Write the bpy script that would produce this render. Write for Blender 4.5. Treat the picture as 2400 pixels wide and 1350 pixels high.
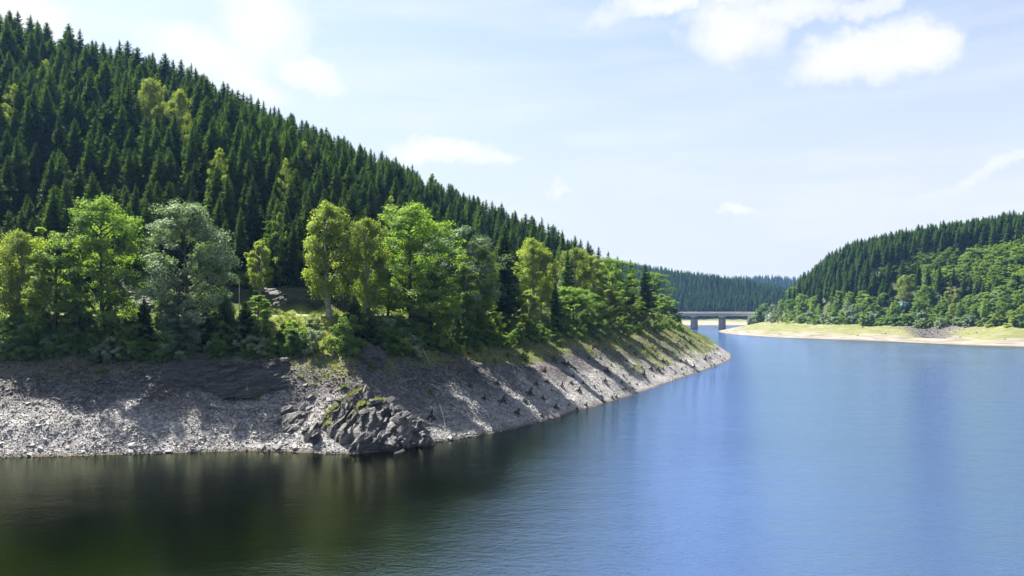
import bpy, bmesh, math, random
import numpy as np
from mathutils import Vector, Matrix, Euler


for o in list(bpy.data.objects): bpy.data.objects.remove(o)
scene = bpy.context.scene
COL = scene.collection
rad = math.radians
DENOISE = True

# ---------------------------------------------------------------- camera
cam = bpy.data.cameras.new('camera'); cam_o = bpy.data.objects.new('camera', cam); COL.objects.link(cam_o)
cam.sensor_width = 36.0; cam.lens = 27.0; cam.clip_start = 0.5; cam.clip_end = 12000
cam_o.location = (0, 0, 16.0); cam_o.rotation_euler = (rad(90), 0, 0)
cam.shift_y = 58.0 / 2400.0
scene.camera = cam_o

# ---------------------------------------------------------------- sun and sky
SUN_AZ = math.atan2(-0.77, 0.64)        # from +Y towards +X: the sun stands behind the hill, to the left
SUN_EL = rad(54)
sun = bpy.data.lights.new('sun', 'SUN'); sun_o = bpy.data.objects.new('sun', sun); COL.objects.link(sun_o)
sun.energy = 5.0; sun.angle = rad(0.53); sun.color = (1.0, 0.955, 0.88)
to_sun = Vector((math.sin(SUN_AZ) * math.cos(SUN_EL), math.cos(SUN_AZ) * math.cos(SUN_EL), math.sin(SUN_EL)))
sun_o.rotation_euler = to_sun.to_track_quat('Z', 'Y').to_euler(); sun_o.location = to_sun * 900

world = bpy.data.worlds.new('World'); scene.world = world; world.use_nodes = True
wn, wl = world.node_tree.nodes, world.node_tree.links
wn.clear()
w_out = wn.new('ShaderNodeOutputWorld'); w_bg = wn.new('ShaderNodeBackground')
w_sky = wn.new('ShaderNodeTexSky'); w_sky.sky_type = 'NISHITA'; w_sky.sun_disc = False
w_sky.sun_elevation = SUN_EL; w_sky.sun_rotation = SUN_AZ
w_sky.altitude = 400; w_sky.air_density = 1.15; w_sky.dust_density = 1.6; w_sky.ozone_density = 1.6
w_bg.inputs['Strength'].default_value = 0.05
w_tc = wn.new('ShaderNodeTexCoord')

def wnode(t, **kw):
    n = wn.new(t)
    for k, v in kw.items(): setattr(n, k, v)
    return n

def wmath(op, a, b=None, clamp=False):
    n = wnode('ShaderNodeMath', operation=op); n.use_clamp = clamp
    for i, v in enumerate((a, b)):
        if v is None: continue
        if isinstance(v, (int, float)): n.inputs[i].default_value = v
        else: wl.new(v, n.inputs[i])
    return n.outputs[0]

# ragged edges: two noises push the direction around before it meets the cloud bodies
def wnoise(scale, detail, vec, rough=0.6):
    n = wnode('ShaderNodeTexNoise'); n.inputs['Scale'].default_value = scale; n.inputs['Detail'].default_value = detail
    n.inputs['Roughness'].default_value = rough; wl.new(vec, n.inputs['Vector']); return n
def wvec(op, a, b):
    n = wnode('ShaderNodeVectorMath', operation=op)
    for i, v in enumerate((a, b)):
        if isinstance(v, tuple): n.inputs[i].default_value = v
        else: wl.new(v, n.inputs[i])
    return n.outputs[0]
w_dir = w_tc.outputs['Generated']
w_n1 = wnoise(9.0, 6, w_dir, 0.62)
w_push = wvec('MULTIPLY', wvec('SUBTRACT', w_n1.outputs['Color'], (.5, .5, .5)), (.12, .12, .085))
w_n2 = wnoise(30.0, 4, w_dir, 0.6)
w_push2 = wvec('MULTIPLY', wvec('SUBTRACT', w_n2.outputs['Color'], (.5, .5, .5)), (.05, .05, .036))
w_warp = wvec('ADD', wvec('ADD', w_dir, w_push), w_push2)

def cloud_dir(px, py):
    v = Vector(((px - 1200) / 1800.0, 1.0, (733 - py) / 1800.0)); return v.normalized()
# (direction, half width, half height, lean in degrees, density)
CLOUDS = [(cloud_dir(470, 130), .100, .042, -12, 1), (cloud_dir(600, 60), .075, .07, -20, .9), (cloud_dir(715, 175), .055, .036, -15, 1), (cloud_dir(560, 190), .075, .03, -25, .9),
          (cloud_dir(40, 45), .07, .035, -12, 1), (cloud_dir(1050, 350), .090, .028, -7, 1.0), (cloud_dir(1160, 362), .04, .012, 0, .8),
          (cloud_dir(1720, 80), .072, .060, 0, 1.0), (cloud_dir(1600, 5), .150, .024, 3, 1.0), (cloud_dir(1850, 10), .10, .03, 4, .9), (cloud_dir(2030, 130), .115, .046, 8, 1.1), (cloud_dir(2160, 105), .056, .040, -10, 1.0), (cloud_dir(1930, 165), .06, .028, 0, .9),
          (cloud_dir(2040, 0), .06, .018, 5, .8), (cloud_dir(1715, 490), .040, .012, 0, .95), (cloud_dir(1335, 447), .026, .012, 0, .7), (cloud_dir(2330, 400), .10, .011, 24, .7), (cloud_dir(2190, 460), .075, .007, 20, .5),
          (cloud_dir(2230, 488), .03, .006, 0, .4)]
for az, el, ww, hh in ((-70, 14, .16, .06), (-100, 22, .2, .07), (-140, 12, .15, .05), (75, 16, .18, .06), (110, 10, .14, .05), (150, 20, .2, .08), (180, 14, .2, .06), (-90, 50, .2, .1), (125, 45, .2, .1)):
    a, e = rad(az), rad(el); CLOUDS.append((Vector((math.sin(a) * math.cos(e), math.cos(a) * math.cos(e), math.sin(e))), ww, hh, 0, 1.0))
w_mask = None
for c, ww, hh, lean, dens in CLOUDS:
    # local frame of the cloud: right, outward, up
    out = c; right = Vector((0, 0, 1)).cross(out).normalized() * -1; up = right.cross(out)
    if up.z < 0: up = -up
    la = rad(lean); r2 = right * math.cos(la) + up * math.sin(la); u2 = -right * math.sin(la) + up * math.cos(la)
    d = wvec('SUBTRACT', w_warp, tuple(c))
    def dot(v, k):
        n = wnode('ShaderNodeVectorMath', operation='DOT_PRODUCT'); wl.new(d, n.inputs[0]); n.inputs[1].default_value = tuple(v / k); return n.outputs['Value']
    p, q, o_ = dot(r2, ww), dot(u2, hh), dot(out, 0.5)
    rr = wmath('ADD', wmath('ADD', wmath('MULTIPLY', p, p), wmath('MULTIPLY', q, q)), wmath('MULTIPLY', o_, o_))
    m = wmath('MULTIPLY', wmath('SUBTRACT', 1.0, rr, True), dens)
    w_mask = m if w_mask is None else wmath('MAXIMUM', w_mask, m)
w_ramp = wnode('ShaderNodeMapRange'); w_ramp.interpolation_type = 'SMOOTHSTEP'
w_ramp.inputs['From Min'].default_value = 0.0; w_ramp.inputs['From Max'].default_value = 1.1
wl.new(w_mask, w_ramp.inputs['Value'])
# thin high streaks over the whole sky
w_map = wnode('ShaderNodeMapping'); w_map.inputs['Scale'].default_value = (1.1, 1.1, 9.0); w_map.inputs['Rotation'].default_value = (0, rad(-4), 0); wl.new(w_dir, w_map.inputs['Vector'])
w_c = wnoise(2.6, 7, w_map.outputs['Vector'], 0.55)
w_cir = wnode('ShaderNodeMapRange'); w_cir.inputs['From Min'].default_value = 0.42; w_cir.inputs['From Max'].default_value = 0.78; w_cir.inputs['To Min'].default_value = 0.04; w_cir.inputs['To Max'].default_value = 0.5
wl.new(w_c.outputs['Fac'], w_cir.inputs['Value'])
w_tot = wmath('MAXIMUM', w_ramp.outputs['Result'], w_cir.outputs['Result'])
# moist air whitens the lowest sky all round
w_z = wnode('ShaderNodeSeparateXYZ'); wl.new(w_dir, w_z.inputs[0])
w_low = wnode('ShaderNodeMapRange'); w_low.interpolation_type = 'SMOOTHSTEP'
for k_, v_ in (('From Min', -0.02), ('From Max', 0.52), ('To Min', 0.95), ('To Max', 0.12)): w_low.inputs[k_].default_value = v_
wl.new(w_z.outputs['Z'], w_low.inputs['Value'])
w_air = wnode('ShaderNodeMix', data_type='RGBA'); wl.new(w_low.outputs['Result'], w_air.inputs['Factor']); wl.new(w_sky.outputs['Color'], w_air.inputs['A']); w_air.inputs['B'].default_value = (4.05, 4.22, 4.75, 1)
w_n3 = wnoise(22.0, 5, w_dir, 0.6)
w_body = wnode('ShaderNodeMix', data_type='RGBA'); wl.new(wmath('MULTIPLY', w_n3.outputs['Fac'], 1.0), w_body.inputs['Factor']); w_body.inputs['A'].default_value = (4.55, 4.68, 4.95, 1); w_body.inputs['B'].default_value = (5.7, 5.65, 5.6, 1)
w_cm = wnode('ShaderNodeMix', data_type='RGBA'); wl.new(w_tot, w_cm.inputs['Factor']); wl.new(w_air.outputs['Result'], w_cm.inputs['A']); wl.new(w_body.outputs['Result'], w_cm.inputs['B'])
wl.new(w_cm.outputs['Result'], w_bg.inputs['Color']); wl.new(w_bg.outputs[0], w_out.inputs['Surface'])

vs = scene.view_settings
vs.view_transform = 'Standard'; vs.look = 'None'; vs.gamma = 1.0; vs.use_curve_mapping = False
vs.exposure = 2.0
cy = scene.cycles
cy.max_bounces = 6; cy.diffuse_bounces = 3; cy.glossy_bounces = 3; cy.transmission_bounces = 3; cy.transparent_max_bounces = 4; cy.volume_bounces = 0
cy.caustics_reflective = False; cy.caustics_refractive = False; cy.sample_clamp_indirect = 6.0
cy.use_denoising = DENOISE
HAZE = 0.00007

# ---------------------------------------------------------------- terrain maths
F, ZC, HY = 1800.0, 16.0, 733.0        # focal length in photo pixels, eye height above the water, horizon row

def _hash(ix, iy, seed):
    n = (ix.astype(np.int64) * 374761393 + iy.astype(np.int64) * 668265263 + seed * 1442695041) & 0xffffffff
    n = ((n ^ (n >> 13)) * 1274126177) & 0xffffffff
    return ((n ^ (n >> 16)) & 0xffff) / 65535.0

def vnoise(x, y, seed=0):
    x = np.asarray(x, float); y = np.asarray(y, float)
    ix = np.floor(x); iy = np.floor(y); fx = x - ix; fy = y - iy
    fx = fx * fx * fx * (fx * (fx * 6 - 15) + 10); fy = fy * fy * fy * (fy * (fy * 6 - 15) + 10)
    a = _hash(ix, iy, seed); b = _hash(ix + 1, iy, seed); c = _hash(ix, iy + 1, seed); d = _hash(ix + 1, iy + 1, seed)
    return (a + (b - a) * fx + (c - a) * fy + (a - b - c + d) * fx * fy) * 2 - 1

def fbm(x, y, seed=0, octv=4, gain=0.5):
    s = 0; a = 1.0
    for o in range(octv):
        s = s + a * vnoise(np.asarray(x) * 2 ** o + 17.3 * o, np.asarray(y) * 2 ** o - 9.1 * o, seed + o); a *= gain
    return s

def sstep(a, b, x):
    t = np.clip((np.asarray(x, float) - a) / (b - a), 0, 1); return t * t * (3 - 2 * t)

def smin(a, b, k):
    h = np.clip(0.5 + 0.5 * (b - a) / k, 0, 1)
    return b + (a - b) * h - k * h * (1 - h)

def chaikin(P, n=2):
    P = np.array(P, float)
    for _ in range(n):
        Q = np.empty((2 * len(P) - 2, 2)); Q[0::2] = .75 * P[:-1] + .25 * P[1:]; Q[1::2] = .25 * P[:-1] + .75 * P[1:]
        P = np.vstack([P[:1], Q, P[-1:]])
    return P

SHORE_L = chaikin([(-420, 78), (-200, 80), (-110, 82), (-56.5, 84.7), (-43.4, 86.7), (-29.8, 89.4), (-21.9, 87.5), (-17.0, 86.8), (-11.5, 92), (-7.5, 97), (0, 104.7),
           (6.5, 116.6), (14.7, 132.7), (25.7, 154), (42.1, 189.5), (55.8, 218), (73.4, 258), (83, 290), (89, 318), (88, 345), (80, 375), (60, 420), (20, 480), (-50, 560), (-160, 640), (-420, 700)], 2)
SHORE_R = chaikin([(900, 250), (420, 320), (300, 342), (240, 360), (225, 372), (217, 405), (200, 448), (176, 482), (165, 522), (163, 560), (165, 600), (174, 650), (194, 715), (236, 770), (300, 830), (420, 900), (900, 960)], 2)
SHORE_F = chaikin([(-500, 760), (-200, 800), (20, 860), (60, 905), (110, 960), (200, 990), (260, 993), (330, 992), (430, 1010), (600, 1080), (1200, 1150)], 2)
LAND_L = np.vstack([SHORE_L]); LAND_R = np.vstack([SHORE_R]); LAND_F = np.vstack([SHORE_F, [(1200, 2600), (-500, 2600)]])

def sdist(x, y, shore, poly):
    """distance inland from a shoreline, negative over the water"""
    x = np.asarray(x, float); y = np.asarray(y, float); shp = x.shape
    p = np.stack([x.ravel(), y.ravel()], 1)
    best = np.full(len(p), 1e18)
    for a, b in zip(shore[:-1], shore[1:]):
        e = b - a; w = p - a; t = np.clip((w @ e) / (e @ e), 0, 1)
        q = w - t[:, None] * e; best = np.minimum(best, (q * q).sum(1))
    ins = np.zeros(len(p), bool); n = len(poly)
    for i in range(n):
        a = poly[i]; b = poly[(i + 1) % n]
        if a[1] == b[1]: continue
        c = ((a[1] > p[:, 1]) != (b[1] > p[:, 1])) & (p[:, 0] < (b[0] - a[0]) * (p[:, 1] - a[1]) / (b[1] - a[1]) + a[0]); ins ^= c
    return (np.sqrt(best) * np.where(ins, 1, -1)).reshape(shp)

CL = np.array([(-420, 110), (-250, 104), (-127, 73), (-100, 67), (-77, 62), (-50, 59), (-35, 57), (-15, 53), (0, 49), (20, 40), (39, 35), (55, 28), (70, 20), (130, 15)], float)
SL = np.array([(-420, .66), (-127, .62), (-77, .40), (-35, .32), (0, .31), (25, .44), (40, .52), (130, .52)], float)
CR = np.array([(150, 10), (195, 12), (215, 24), (228, 40), (241, 48), (270, 54), (310, 58), (345, 64), (450, 78), (900, 90)], float)
PL = np.array([(-60, -18), (0, 0), (17, 10.3), (21.5, 13.2), (25, 15.55), (31, 15.75), (34.5, 19.5), (42, 23), (900, 23)], float)
PR = np.array([(-60, -10), (0, 0), (14, 2.6), (34, 7.0), (44, 9.4), (52, 14), (70, 31), (90, 45), (400, 240)], float)
PF = np.array([(-60, -10), (0, 0), (48, 7.4), (60, 12), (400, 170)], float)

def h_left(x, y, fine=True, d=None):
    d = sdist(x, y, SHORE_L, LAND_L) if d is None else d
    dn = d + 0.7 * fbm(x / 6.0, y / 6.0, 3, 3) * sstep(0, 6, np.abs(d)) + (0.22 * fbm(x / 1.6, y / 1.6, 8, 2) if fine else 0)
    h = np.interp(dn, PL[:, 0], PL[:, 1])
    # gullies and hollows on the exposed bank, none on the road
    bank = sstep(0, 4, d) * (1 - sstep(15, 20, d))
    h = h + bank * (0.55 * fbm(x / 7.0, y / 9.0, 21, 3))
    hill = sstep(38, 60, d)
    h = np.where(d > 31, 15.75 + (h - 15.75) * np.interp(x, [-45, -10, 20], [1, .45, .2]), h)
    h = h + np.maximum(0, d - 42) * np.interp(x, SL[:, 0], SL[:, 1])
    h = h + hill * 1.6 * fbm(x / 30.0, y / 30.0, 5, 3)
    h = h + 7.0 * sstep(44, 80, d)
    c = np.interp(x, CL[:, 0], CL[:, 1]) + 7.0
    h = np.where(d > 33, smin(h, c, 12.0), h)
    if fine:
        rk = sstep(31, 33, d) * (1 - sstep(42, 48, d))
        h = h + rk * 0.7 * fbm(x / 2.2, y / 2.2, 31, 3) + bank * 0.10 * fbm(x / 0.9, y / 0.9, 41, 2)
        # old waterlines: small ledges parallel to the shore on the right half of the bank
        led = sstep(6, 16, x) * sstep(0.2, 0.8, h) * (1 - sstep(2.6, 3.4, h))
        st = 0.62; q = h / st + 0.12 * vnoise(x / 5, y / 5, 77); fr = q - np.floor(q)
        h = h + led * (np.floor(q) + sstep(0.25, 0.55, fr) - q) * st * 0.55
    return h

def h_right(x, y, fine=True, d=None):
    d = sdist(x, y, SHORE_R, LAND_R) if d is None else d
    dn = d + 2.0 * fbm(x / 20.0, y / 20.0, 13, 3) * sstep(0, 10, np.abs(d))
    h = np.interp(dn, PR[:, 0], PR[:, 1]) + 0.25 * sstep(3, 15, d) * fbm(x / 9, y / 9, 15, 3)
    h = h + sstep(50, 80, d) * 1.5 * fbm(x / 40.0, y / 40.0, 17, 3)
    # the dry gully of dark stones
    g = np.exp(-((x - 0.5445 * y) / 11.0) ** 2) * sstep(6, 26, d) * (1 - sstep(60, 90, d))
    h = h - 2.2 * g
    c = np.interp(x, CR[:, 0], CR[:, 1])
    return np.where(d > 50, smin(h, c, 10.0), h)

def h_far(x, y, d=None):
    d = sdist(x, y, SHORE_F, LAND_F) if d is None else d
    h = np.interp(d + 3 * fbm(x / 40, y / 40, 23, 2) * sstep(0, 20, np.abs(d)), PF[:, 0], PF[:, 1]) + sstep(60, 120, d) * 3 * fbm(x / 60, y / 60, 25, 3)
    c = np.interp(x, [-500, 150, 220, 262, 347, 400, 470, 560, 1200], [84, 82, 71, 62, 49, 38, 22, 18, 54])
    return np.where(d > 50, smin(h, c, 16.0), h)

def th_left(x, d):
    return np.interp(d, [36, 60, 90], [11, 14, 17]) + np.interp(x, [5, 30], [0, 4])

def proj(x, y, z):
    return 1200 + F * np.asarray(x) / y, HY - F * (np.asarray(z) - ZC) / y

# ---------------------------------------------------------------- helpers
rng = np.random.default_rng(7)

def mesh_np(name, V, faces, mats=(), smooth=False, attrs=None):
    """faces: list of int arrays (n,3) or (n,4)"""
    me = bpy.data.meshes.new(name)
    V = np.asarray(V, np.float32)
    if not isinstance(faces, list): faces = [faces]
    faces = [np.asarray(f, np.int32) for f in faces if len(f)]
    loops = np.concatenate([f.ravel() for f in faces]); cnt = np.concatenate([np.full(len(f), f.shape[1], np.int32) for f in faces])
    start = np.concatenate([[0], np.cumsum(cnt)[:-1]]).astype(np.int32)
    me.vertices.add(len(V)); me.vertices.foreach_set('co', V.ravel())
    me.loops.add(len(loops)); me.loops.foreach_set('vertex_index', loops.astype(np.int32))
    me.polygons.add(len(cnt)); me.polygons.foreach_set('loop_start', start); me.polygons.foreach_set('loop_total', cnt)
    if smooth: me.polygons.foreach_set('use_smooth', np.ones(len(cnt), bool))
    for k, a in (attrs or {}).items():
        at = me.attributes.new(k, 'FLOAT', 'POINT'); at.data.foreach_set('value', np.asarray(a, np.float32).ravel())
    for m in mats: me.materials.append(m)
    me.update(calc_edges=True)
    return me

def link(name, data, parent=None, loc=None, rot=None, scl=None):
    o = bpy.data.objects.new(name, data); COL.objects.link(o)
    if parent is not None: o.parent = parent
    if loc is not None: o.location = loc
    if rot is not None: o.rotation_euler = rot
    if scl is not None: o.scale = scl
    return o

def tag(o, label=None, cat=None, group=None, kind=None):
    if label: o['label'] = label
    if cat: o['category'] = cat
    if group: o['group'] = group
    if kind: o['kind'] = kind
    return o

class MB:
    """collects quads and triangles"""
    def __init__(s): s.v = []; s.q = []; s.t = []; s.n = 0
    def add(s, V, q=None, t=None):
        V = np.asarray(V, float).reshape(-1, 3); s.v.append(V)
        if q is not None and len(q): s.q.append(np.asarray(q) + s.n)
        if t is not None and len(t): s.t.append(np.asarray(t) + s.n)
        s.n += len(V)
    def tube(s, P, R, sides=6, cap=True):
        P = np.asarray(P, float); R = np.asarray(R, float); k = len(P)
        T = np.gradient(P, axis=0); T /= np.linalg.norm(T, axis=1)[:, None] + 1e-9
        ref = np.where(np.abs(T[:, 2:3]) > .9, np.array([[1., 0, 0]]), np.array([[0, 0, 1.]]))
        A = np.cross(T, ref); A /= np.linalg.norm(A, axis=1)[:, None]; B = np.cross(T, A)
        an = np.arange(sides) * 2 * np.pi / sides
        V = P[:, None] + R[:, None, None] * (np.cos(an)[None, :, None] * A[:, None] + np.sin(an)[None, :, None] * B[:, None])
        i = np.arange(k - 1)[:, None] * sides; j = np.arange(sides)[None]; j2 = (j + 1) % sides
        q = np.stack([i + j, i + j2, i + sides + j2, i + sides + j], -1).reshape(-1, 4)
        V = V.reshape(-1, 3); t = None
        if cap:
            V = np.vstack([V, P[-1:] + T[-1:] * R[-1]]); c = len(V) - 1; b = (k - 1) * sides
            t = np.stack([b + np.arange(sides), b + (np.arange(sides) + 1) % sides, np.full(sides, c)], 1)
        s.add(V, q, t)
    def box(s, c, size, M=None):
        c = np.asarray(c, float); h = np.asarray(size, float) / 2
        V = np.array([(x, y, z) for z in (-1, 1) for y in (-1, 1) for x in (-1, 1)], float) * h
        if M is not None: V = V @ np.asarray(M).T
        s.add(V + c, [(0, 2, 3, 1), (4, 5, 7, 6), (0, 1, 5, 4), (2, 6, 7, 3), (0, 4, 6, 2), (1, 3, 7, 5)])
    def mesh(s, name, mats=(), smooth=False):
        f = []
        if s.q: f.append(np.vstack(s.q))
        if s.t: f.append(np.vstack(s.t))
        return mesh_np(name, np.vstack(s.v), f, mats, smooth)

# ---------------------------------------------------------------- materials
def new_mat(name):
    m = bpy.data.materials.new(name); m.use_nodes = True; m.node_tree.nodes.clear(); return m, m.node_tree.nodes, m.node_tree.links

class NB:
    def __init__(s, name): s.m, s.n, s.l = new_mat(name)
    def node(s, t, **kw):
        n = s.n.new(t)
        for k, v in kw.items(): setattr(n, k, v)
        return n
    def put(s, sock, v):
        if isinstance(v, bpy.types.NodeSocket): s.l.new(v, sock)
        elif isinstance(v, tuple) and len(v) == 3 and sock.type == 'RGBA': sock.default_value = (*v, 1)
        else: sock.default_value = v
    def math(s, op, a, b=None, clamp=False):
        n = s.node('ShaderNodeMath', operation=op); n.use_clamp = clamp
        s.put(n.inputs[0], a)
        if b is not None: s.put(n.inputs[1], b)
        return n.outputs[0]
    def mix(s, f, a, b, mode='MIX'):
        n = s.node('ShaderNodeMix', data_type='RGBA', blend_type=mode)
        s.put(n.inputs['Factor'], f); s.put(n.inputs['A'], a); s.put(n.inputs['B'], b); return n.outputs['Result']
    def noise(s, vec, scale, detail=3, rough=0.55):
        n = s.node('ShaderNodeTexNoise'); n.inputs['Scale'].default_value = scale; n.inputs['Detail'].default_value = detail; n.inputs['Roughness'].default_value = rough
        if vec is not None: s.l.new(vec, n.inputs['Vector'])
        return n.outputs['Fac']
    def rng(s, v, a, b, c=0.0, d=1.0, smooth=False):
        n = s.node('ShaderNodeMapRange')
        if smooth: n.interpolation_type = 'SMOOTHSTEP'
        for k, x in zip(('From Min', 'From Max', 'To Min', 'To Max'), (a, b, c, d)): n.inputs[k].default_value = x
        s.l.new(v, n.inputs['Value']); return n.outputs['Result']
    def attr(s, name): n = s.node('ShaderNodeAttribute', attribute_name=name); return n.outputs['Fac']
    def pos(s): return s.node('ShaderNodeNewGeometry').outputs['Position']
    def obj(s): return s.node('ShaderNodeTexCoord').outputs['Object']
    def rand(s): return s.node('ShaderNodeObjectInfo').outputs['Random']
    def bsdf(s, col, rough=0.8, spec=0.3, normal=None, metal=0.0):
        b = s.node('ShaderNodeBsdfPrincipled'); s.put(b.inputs['Base Color'], col); s.put(b.inputs['Roughness'], rough)
        b.inputs['Specular IOR Level'].default_value = spec; b.inputs['Metallic'].default_value = metal
        if normal is not None: s.l.new(normal, b.inputs['Normal'])
        return b.outputs[0]
    def bump(s, h, strength=0.5, dist=0.1):
        b = s.node('ShaderNodeBump'); s.put(b.inputs['Strength'], strength); b.inputs['Distance'].default_value = dist; s.l.new(h, b.inputs['Height']); return b.outputs[0]
    def out(s, sh): o = s.node('ShaderNodeOutputMaterial'); s.l.new(sh, o.inputs['Surface']); return s.m

def leaf_mat(name, dark, light, trans, tfac=0.4, gloss=0.05, nscale=0.7):
    """leaves: each plant a little different, clumps vary, light comes through"""
    b = NB(name)
    n = b.noise(b.obj(), nscale, 3, 0.6)
    f = b.math('ADD', b.rng(n, 0.3, 0.7), b.rng(b.rand(), 0, 1, -0.5, 0.5), True)
    c = b.mix(f, dark, light)
    d = b.node('ShaderNodeBsdfDiffuse'); b.put(d.inputs['Color'], c)
    t = b.node('ShaderNodeBsdfTranslucent'); b.put(t.inputs['Color'], b.mix(f, tuple(x * .75 for x in trans), trans))
    m = b.node('ShaderNodeMixShader'); m.inputs[0].default_value = tfac; b.l.new(d.outputs[0], m.inputs[1]); b.l.new(t.outputs[0], m.inputs[2])
    g = b.node('ShaderNodeBsdfGlossy'); g.inputs['Roughness'].default_value = 0.6; g.inputs['Color'].default_value = (.9, .95, .9, 1)
    m2 = b.node('ShaderNodeMixShader'); m2.inputs[0].default_value = gloss; b.l.new(m.outputs[0], m2.inputs[1]); b.l.new(g.outputs[0], m2.inputs[2])
    return b.out(m2.outputs[0])

M = {}
M['spruce'] = leaf_mat('spruce needles', (.014, .040, .007), (.066, .125, .016), (.12, .22, .014), 0.26, 0.012, 0.35)
M['birch'] = leaf_mat('birch leaves', (.112, .168, .019), (.205, .272, .038), (.34, .44, .04), 0.50, 0.015)
M['green'] = leaf_mat('green leaves', (.060, .125, .018), (.150, .235, .038), (.26, .42, .035), 0.48, 0.015)
M['grey_green'] = leaf_mat('grey-green leaves', (.10, .16, .075), (.22, .30, .145), (.14, .22, .06), 0.32, 0.03)
M['lime'] = leaf_mat('lime leaves', (.09, .16, .018), (.16, .25, .03), (.30, .42, .03), 0.50, 0.015)
M['yellow'] = leaf_mat('yellow leaves', (.13, .145, .02), (.20, .21, .03), (.30, .30, .03), 0.40, 0.04)
M['white'] = leaf_mat('white blossom', (.25, .30, .22), (.55, .58, .50), (.30, .34, .20), 0.25, 0.03)
M['grass'] = leaf_mat('grass blades', (.10, .15, .025), (.22, .25, .05), (.26, .30, .04), 0.40, 0.04)

def bark(name, c1, c2):
    b = NB(name); n = b.noise(b.obj(), 5.0, 4, 0.65)
    return b.out(b.bsdf(b.mix(b.rng(n, .35, .65), c1, c2), 0.9, 0.15, b.bump(n, 0.6, 0.05)))
M['bark'] = bark('brown bark', (.045, .034, .026), (.12, .095, .075))
M['birch_bark'] = bark('birch bark', (.07, .06, .05), (.42, .40, .36))
M['stump'] = bark('wet dark wood', (.022, .018, .014), (.085, .068, .052))
M['driftwood'] = bark('bleached wood', (.20, .18, .15), (.42, .39, .34))

def stone_mat(name, dark, light, zlo=1.5, zhi=6.5):
    """slate: the low stones carry a coat of dried silt"""
    b = NB(name); oi = b.node('ShaderNodeObjectInfo')
    z = b.node('ShaderNodeSeparateXYZ'); b.l.new(b.pos(), z.inputs[0])
    big = b.noise(b.pos(), 0.16, 3)
    silt = b.math('ADD', b.rng(z.outputs['Z'], zlo, zhi, 1.0, 0.0), b.rng(big, .35, .65, -.4, .3), True)
    c = b.mix(silt, dark, light)
    mq = b.node('ShaderNodeMapping'); b.l.new(b.pos(), mq.inputs['Vector']); mq.inputs['Scale'].default_value = (.05, .05, 3.2)
    bandk = b.rng(b.noise(mq.outputs[0], 1.5, 4, .6), .40, .60, .74, 1.12)
    k = b.math('MULTIPLY', b.math('MULTIPLY', b.rng(oi.outputs['Random'], 0, 1, .72, 1.22), bandk), b.rng(b.noise(b.pos(), 3.0, 3), .3, .7, .8, 1.2))
    n = b.node('ShaderNodeMix', data_type='RGBA', blend_type='MULTIPLY'); n.inputs['Factor'].default_value = 1; b.l.new(c, n.inputs['A'])
    cc = b.node('ShaderNodeCombineColor'); [b.l.new(k, cc.inputs[i]) for i in range(3)]; b.l.new(cc.outputs[0], n.inputs['B'])
    wet = b.rng(z.outputs['Z'], 0.05, 0.3, 0.45, 1.0)
    w = b.node('ShaderNodeMix', data_type='RGBA', blend_type='MULTIPLY'); w.inputs['Factor'].default_value = 1; b.l.new(n.outputs['Result'], w.inputs['A'])
    wc = b.node('ShaderNodeCombineColor'); [b.l.new(wet, wc.inputs[i]) for i in range(3)]; b.l.new(wc.outputs[0], w.inputs['B'])
    return b.out(b.bsdf(w.outputs['Result'], 0.75, 0.3, b.bump(b.noise(b.pos(), 9.0, 3), .5, .03)))
M['stone'] = stone_mat('slate stones', (.070, .064, .064), (.275, .265, .258))
M['gully_stone'] = stone_mat('gully stones', (.060, .054, .057), (.12, .115, .115), -5, -1)

def rock_mat():
    b = NB('layered slate'); p = b.obj()
    mp = b.node('ShaderNodeMapping'); b.l.new(p, mp.inputs['Vector']); mp.inputs['Rotation'].default_value = (0, rad(35), 0); mp.inputs['Scale'].default_value = (.5, .5, 5.0)
    st = b.noise(mp.outputs[0], 1.3, 5, 0.65); big = b.noise(p, 0.35, 3)
    c = b.mix(b.rng(st, .35, .68), (.020, .019, .019), (.078, .074, .070))
    z = b.node('ShaderNodeSeparateXYZ'); b.l.new(b.pos(), z.inputs[0])
    silt = b.math('MULTIPLY', b.rng(z.outputs['Z'], 0.5, 4.5, 1.0, 0.0), b.rng(b.math('ADD', big, b.math('MULTIPLY', st, .4)), .62, .82), True)
    c = b.mix(silt, c, (.20, .188, .175))
    c = b.mix(b.math('MULTIPLY', b.rng(z.outputs['Z'], 11.0, 14.0), b.rng(big, .38, .55)), c, (.028, .042, .014))  # high rock mixed to dark mossy green, shade put into its colour
    wet = b.rng(z.outputs['Z'], 0.1, 0.4, 1.0, 0.0)
    c = b.mix(wet, c, (.02, .018, .016))
    return b.out(b.bsdf(c, 0.7, 0.35, b.bump(b.math('ADD', st, b.math('MULTIPLY', b.noise(p, 3.0, 4, .65), .6)), 1.0, .16)))
M['rock'] = rock_mat()

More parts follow.
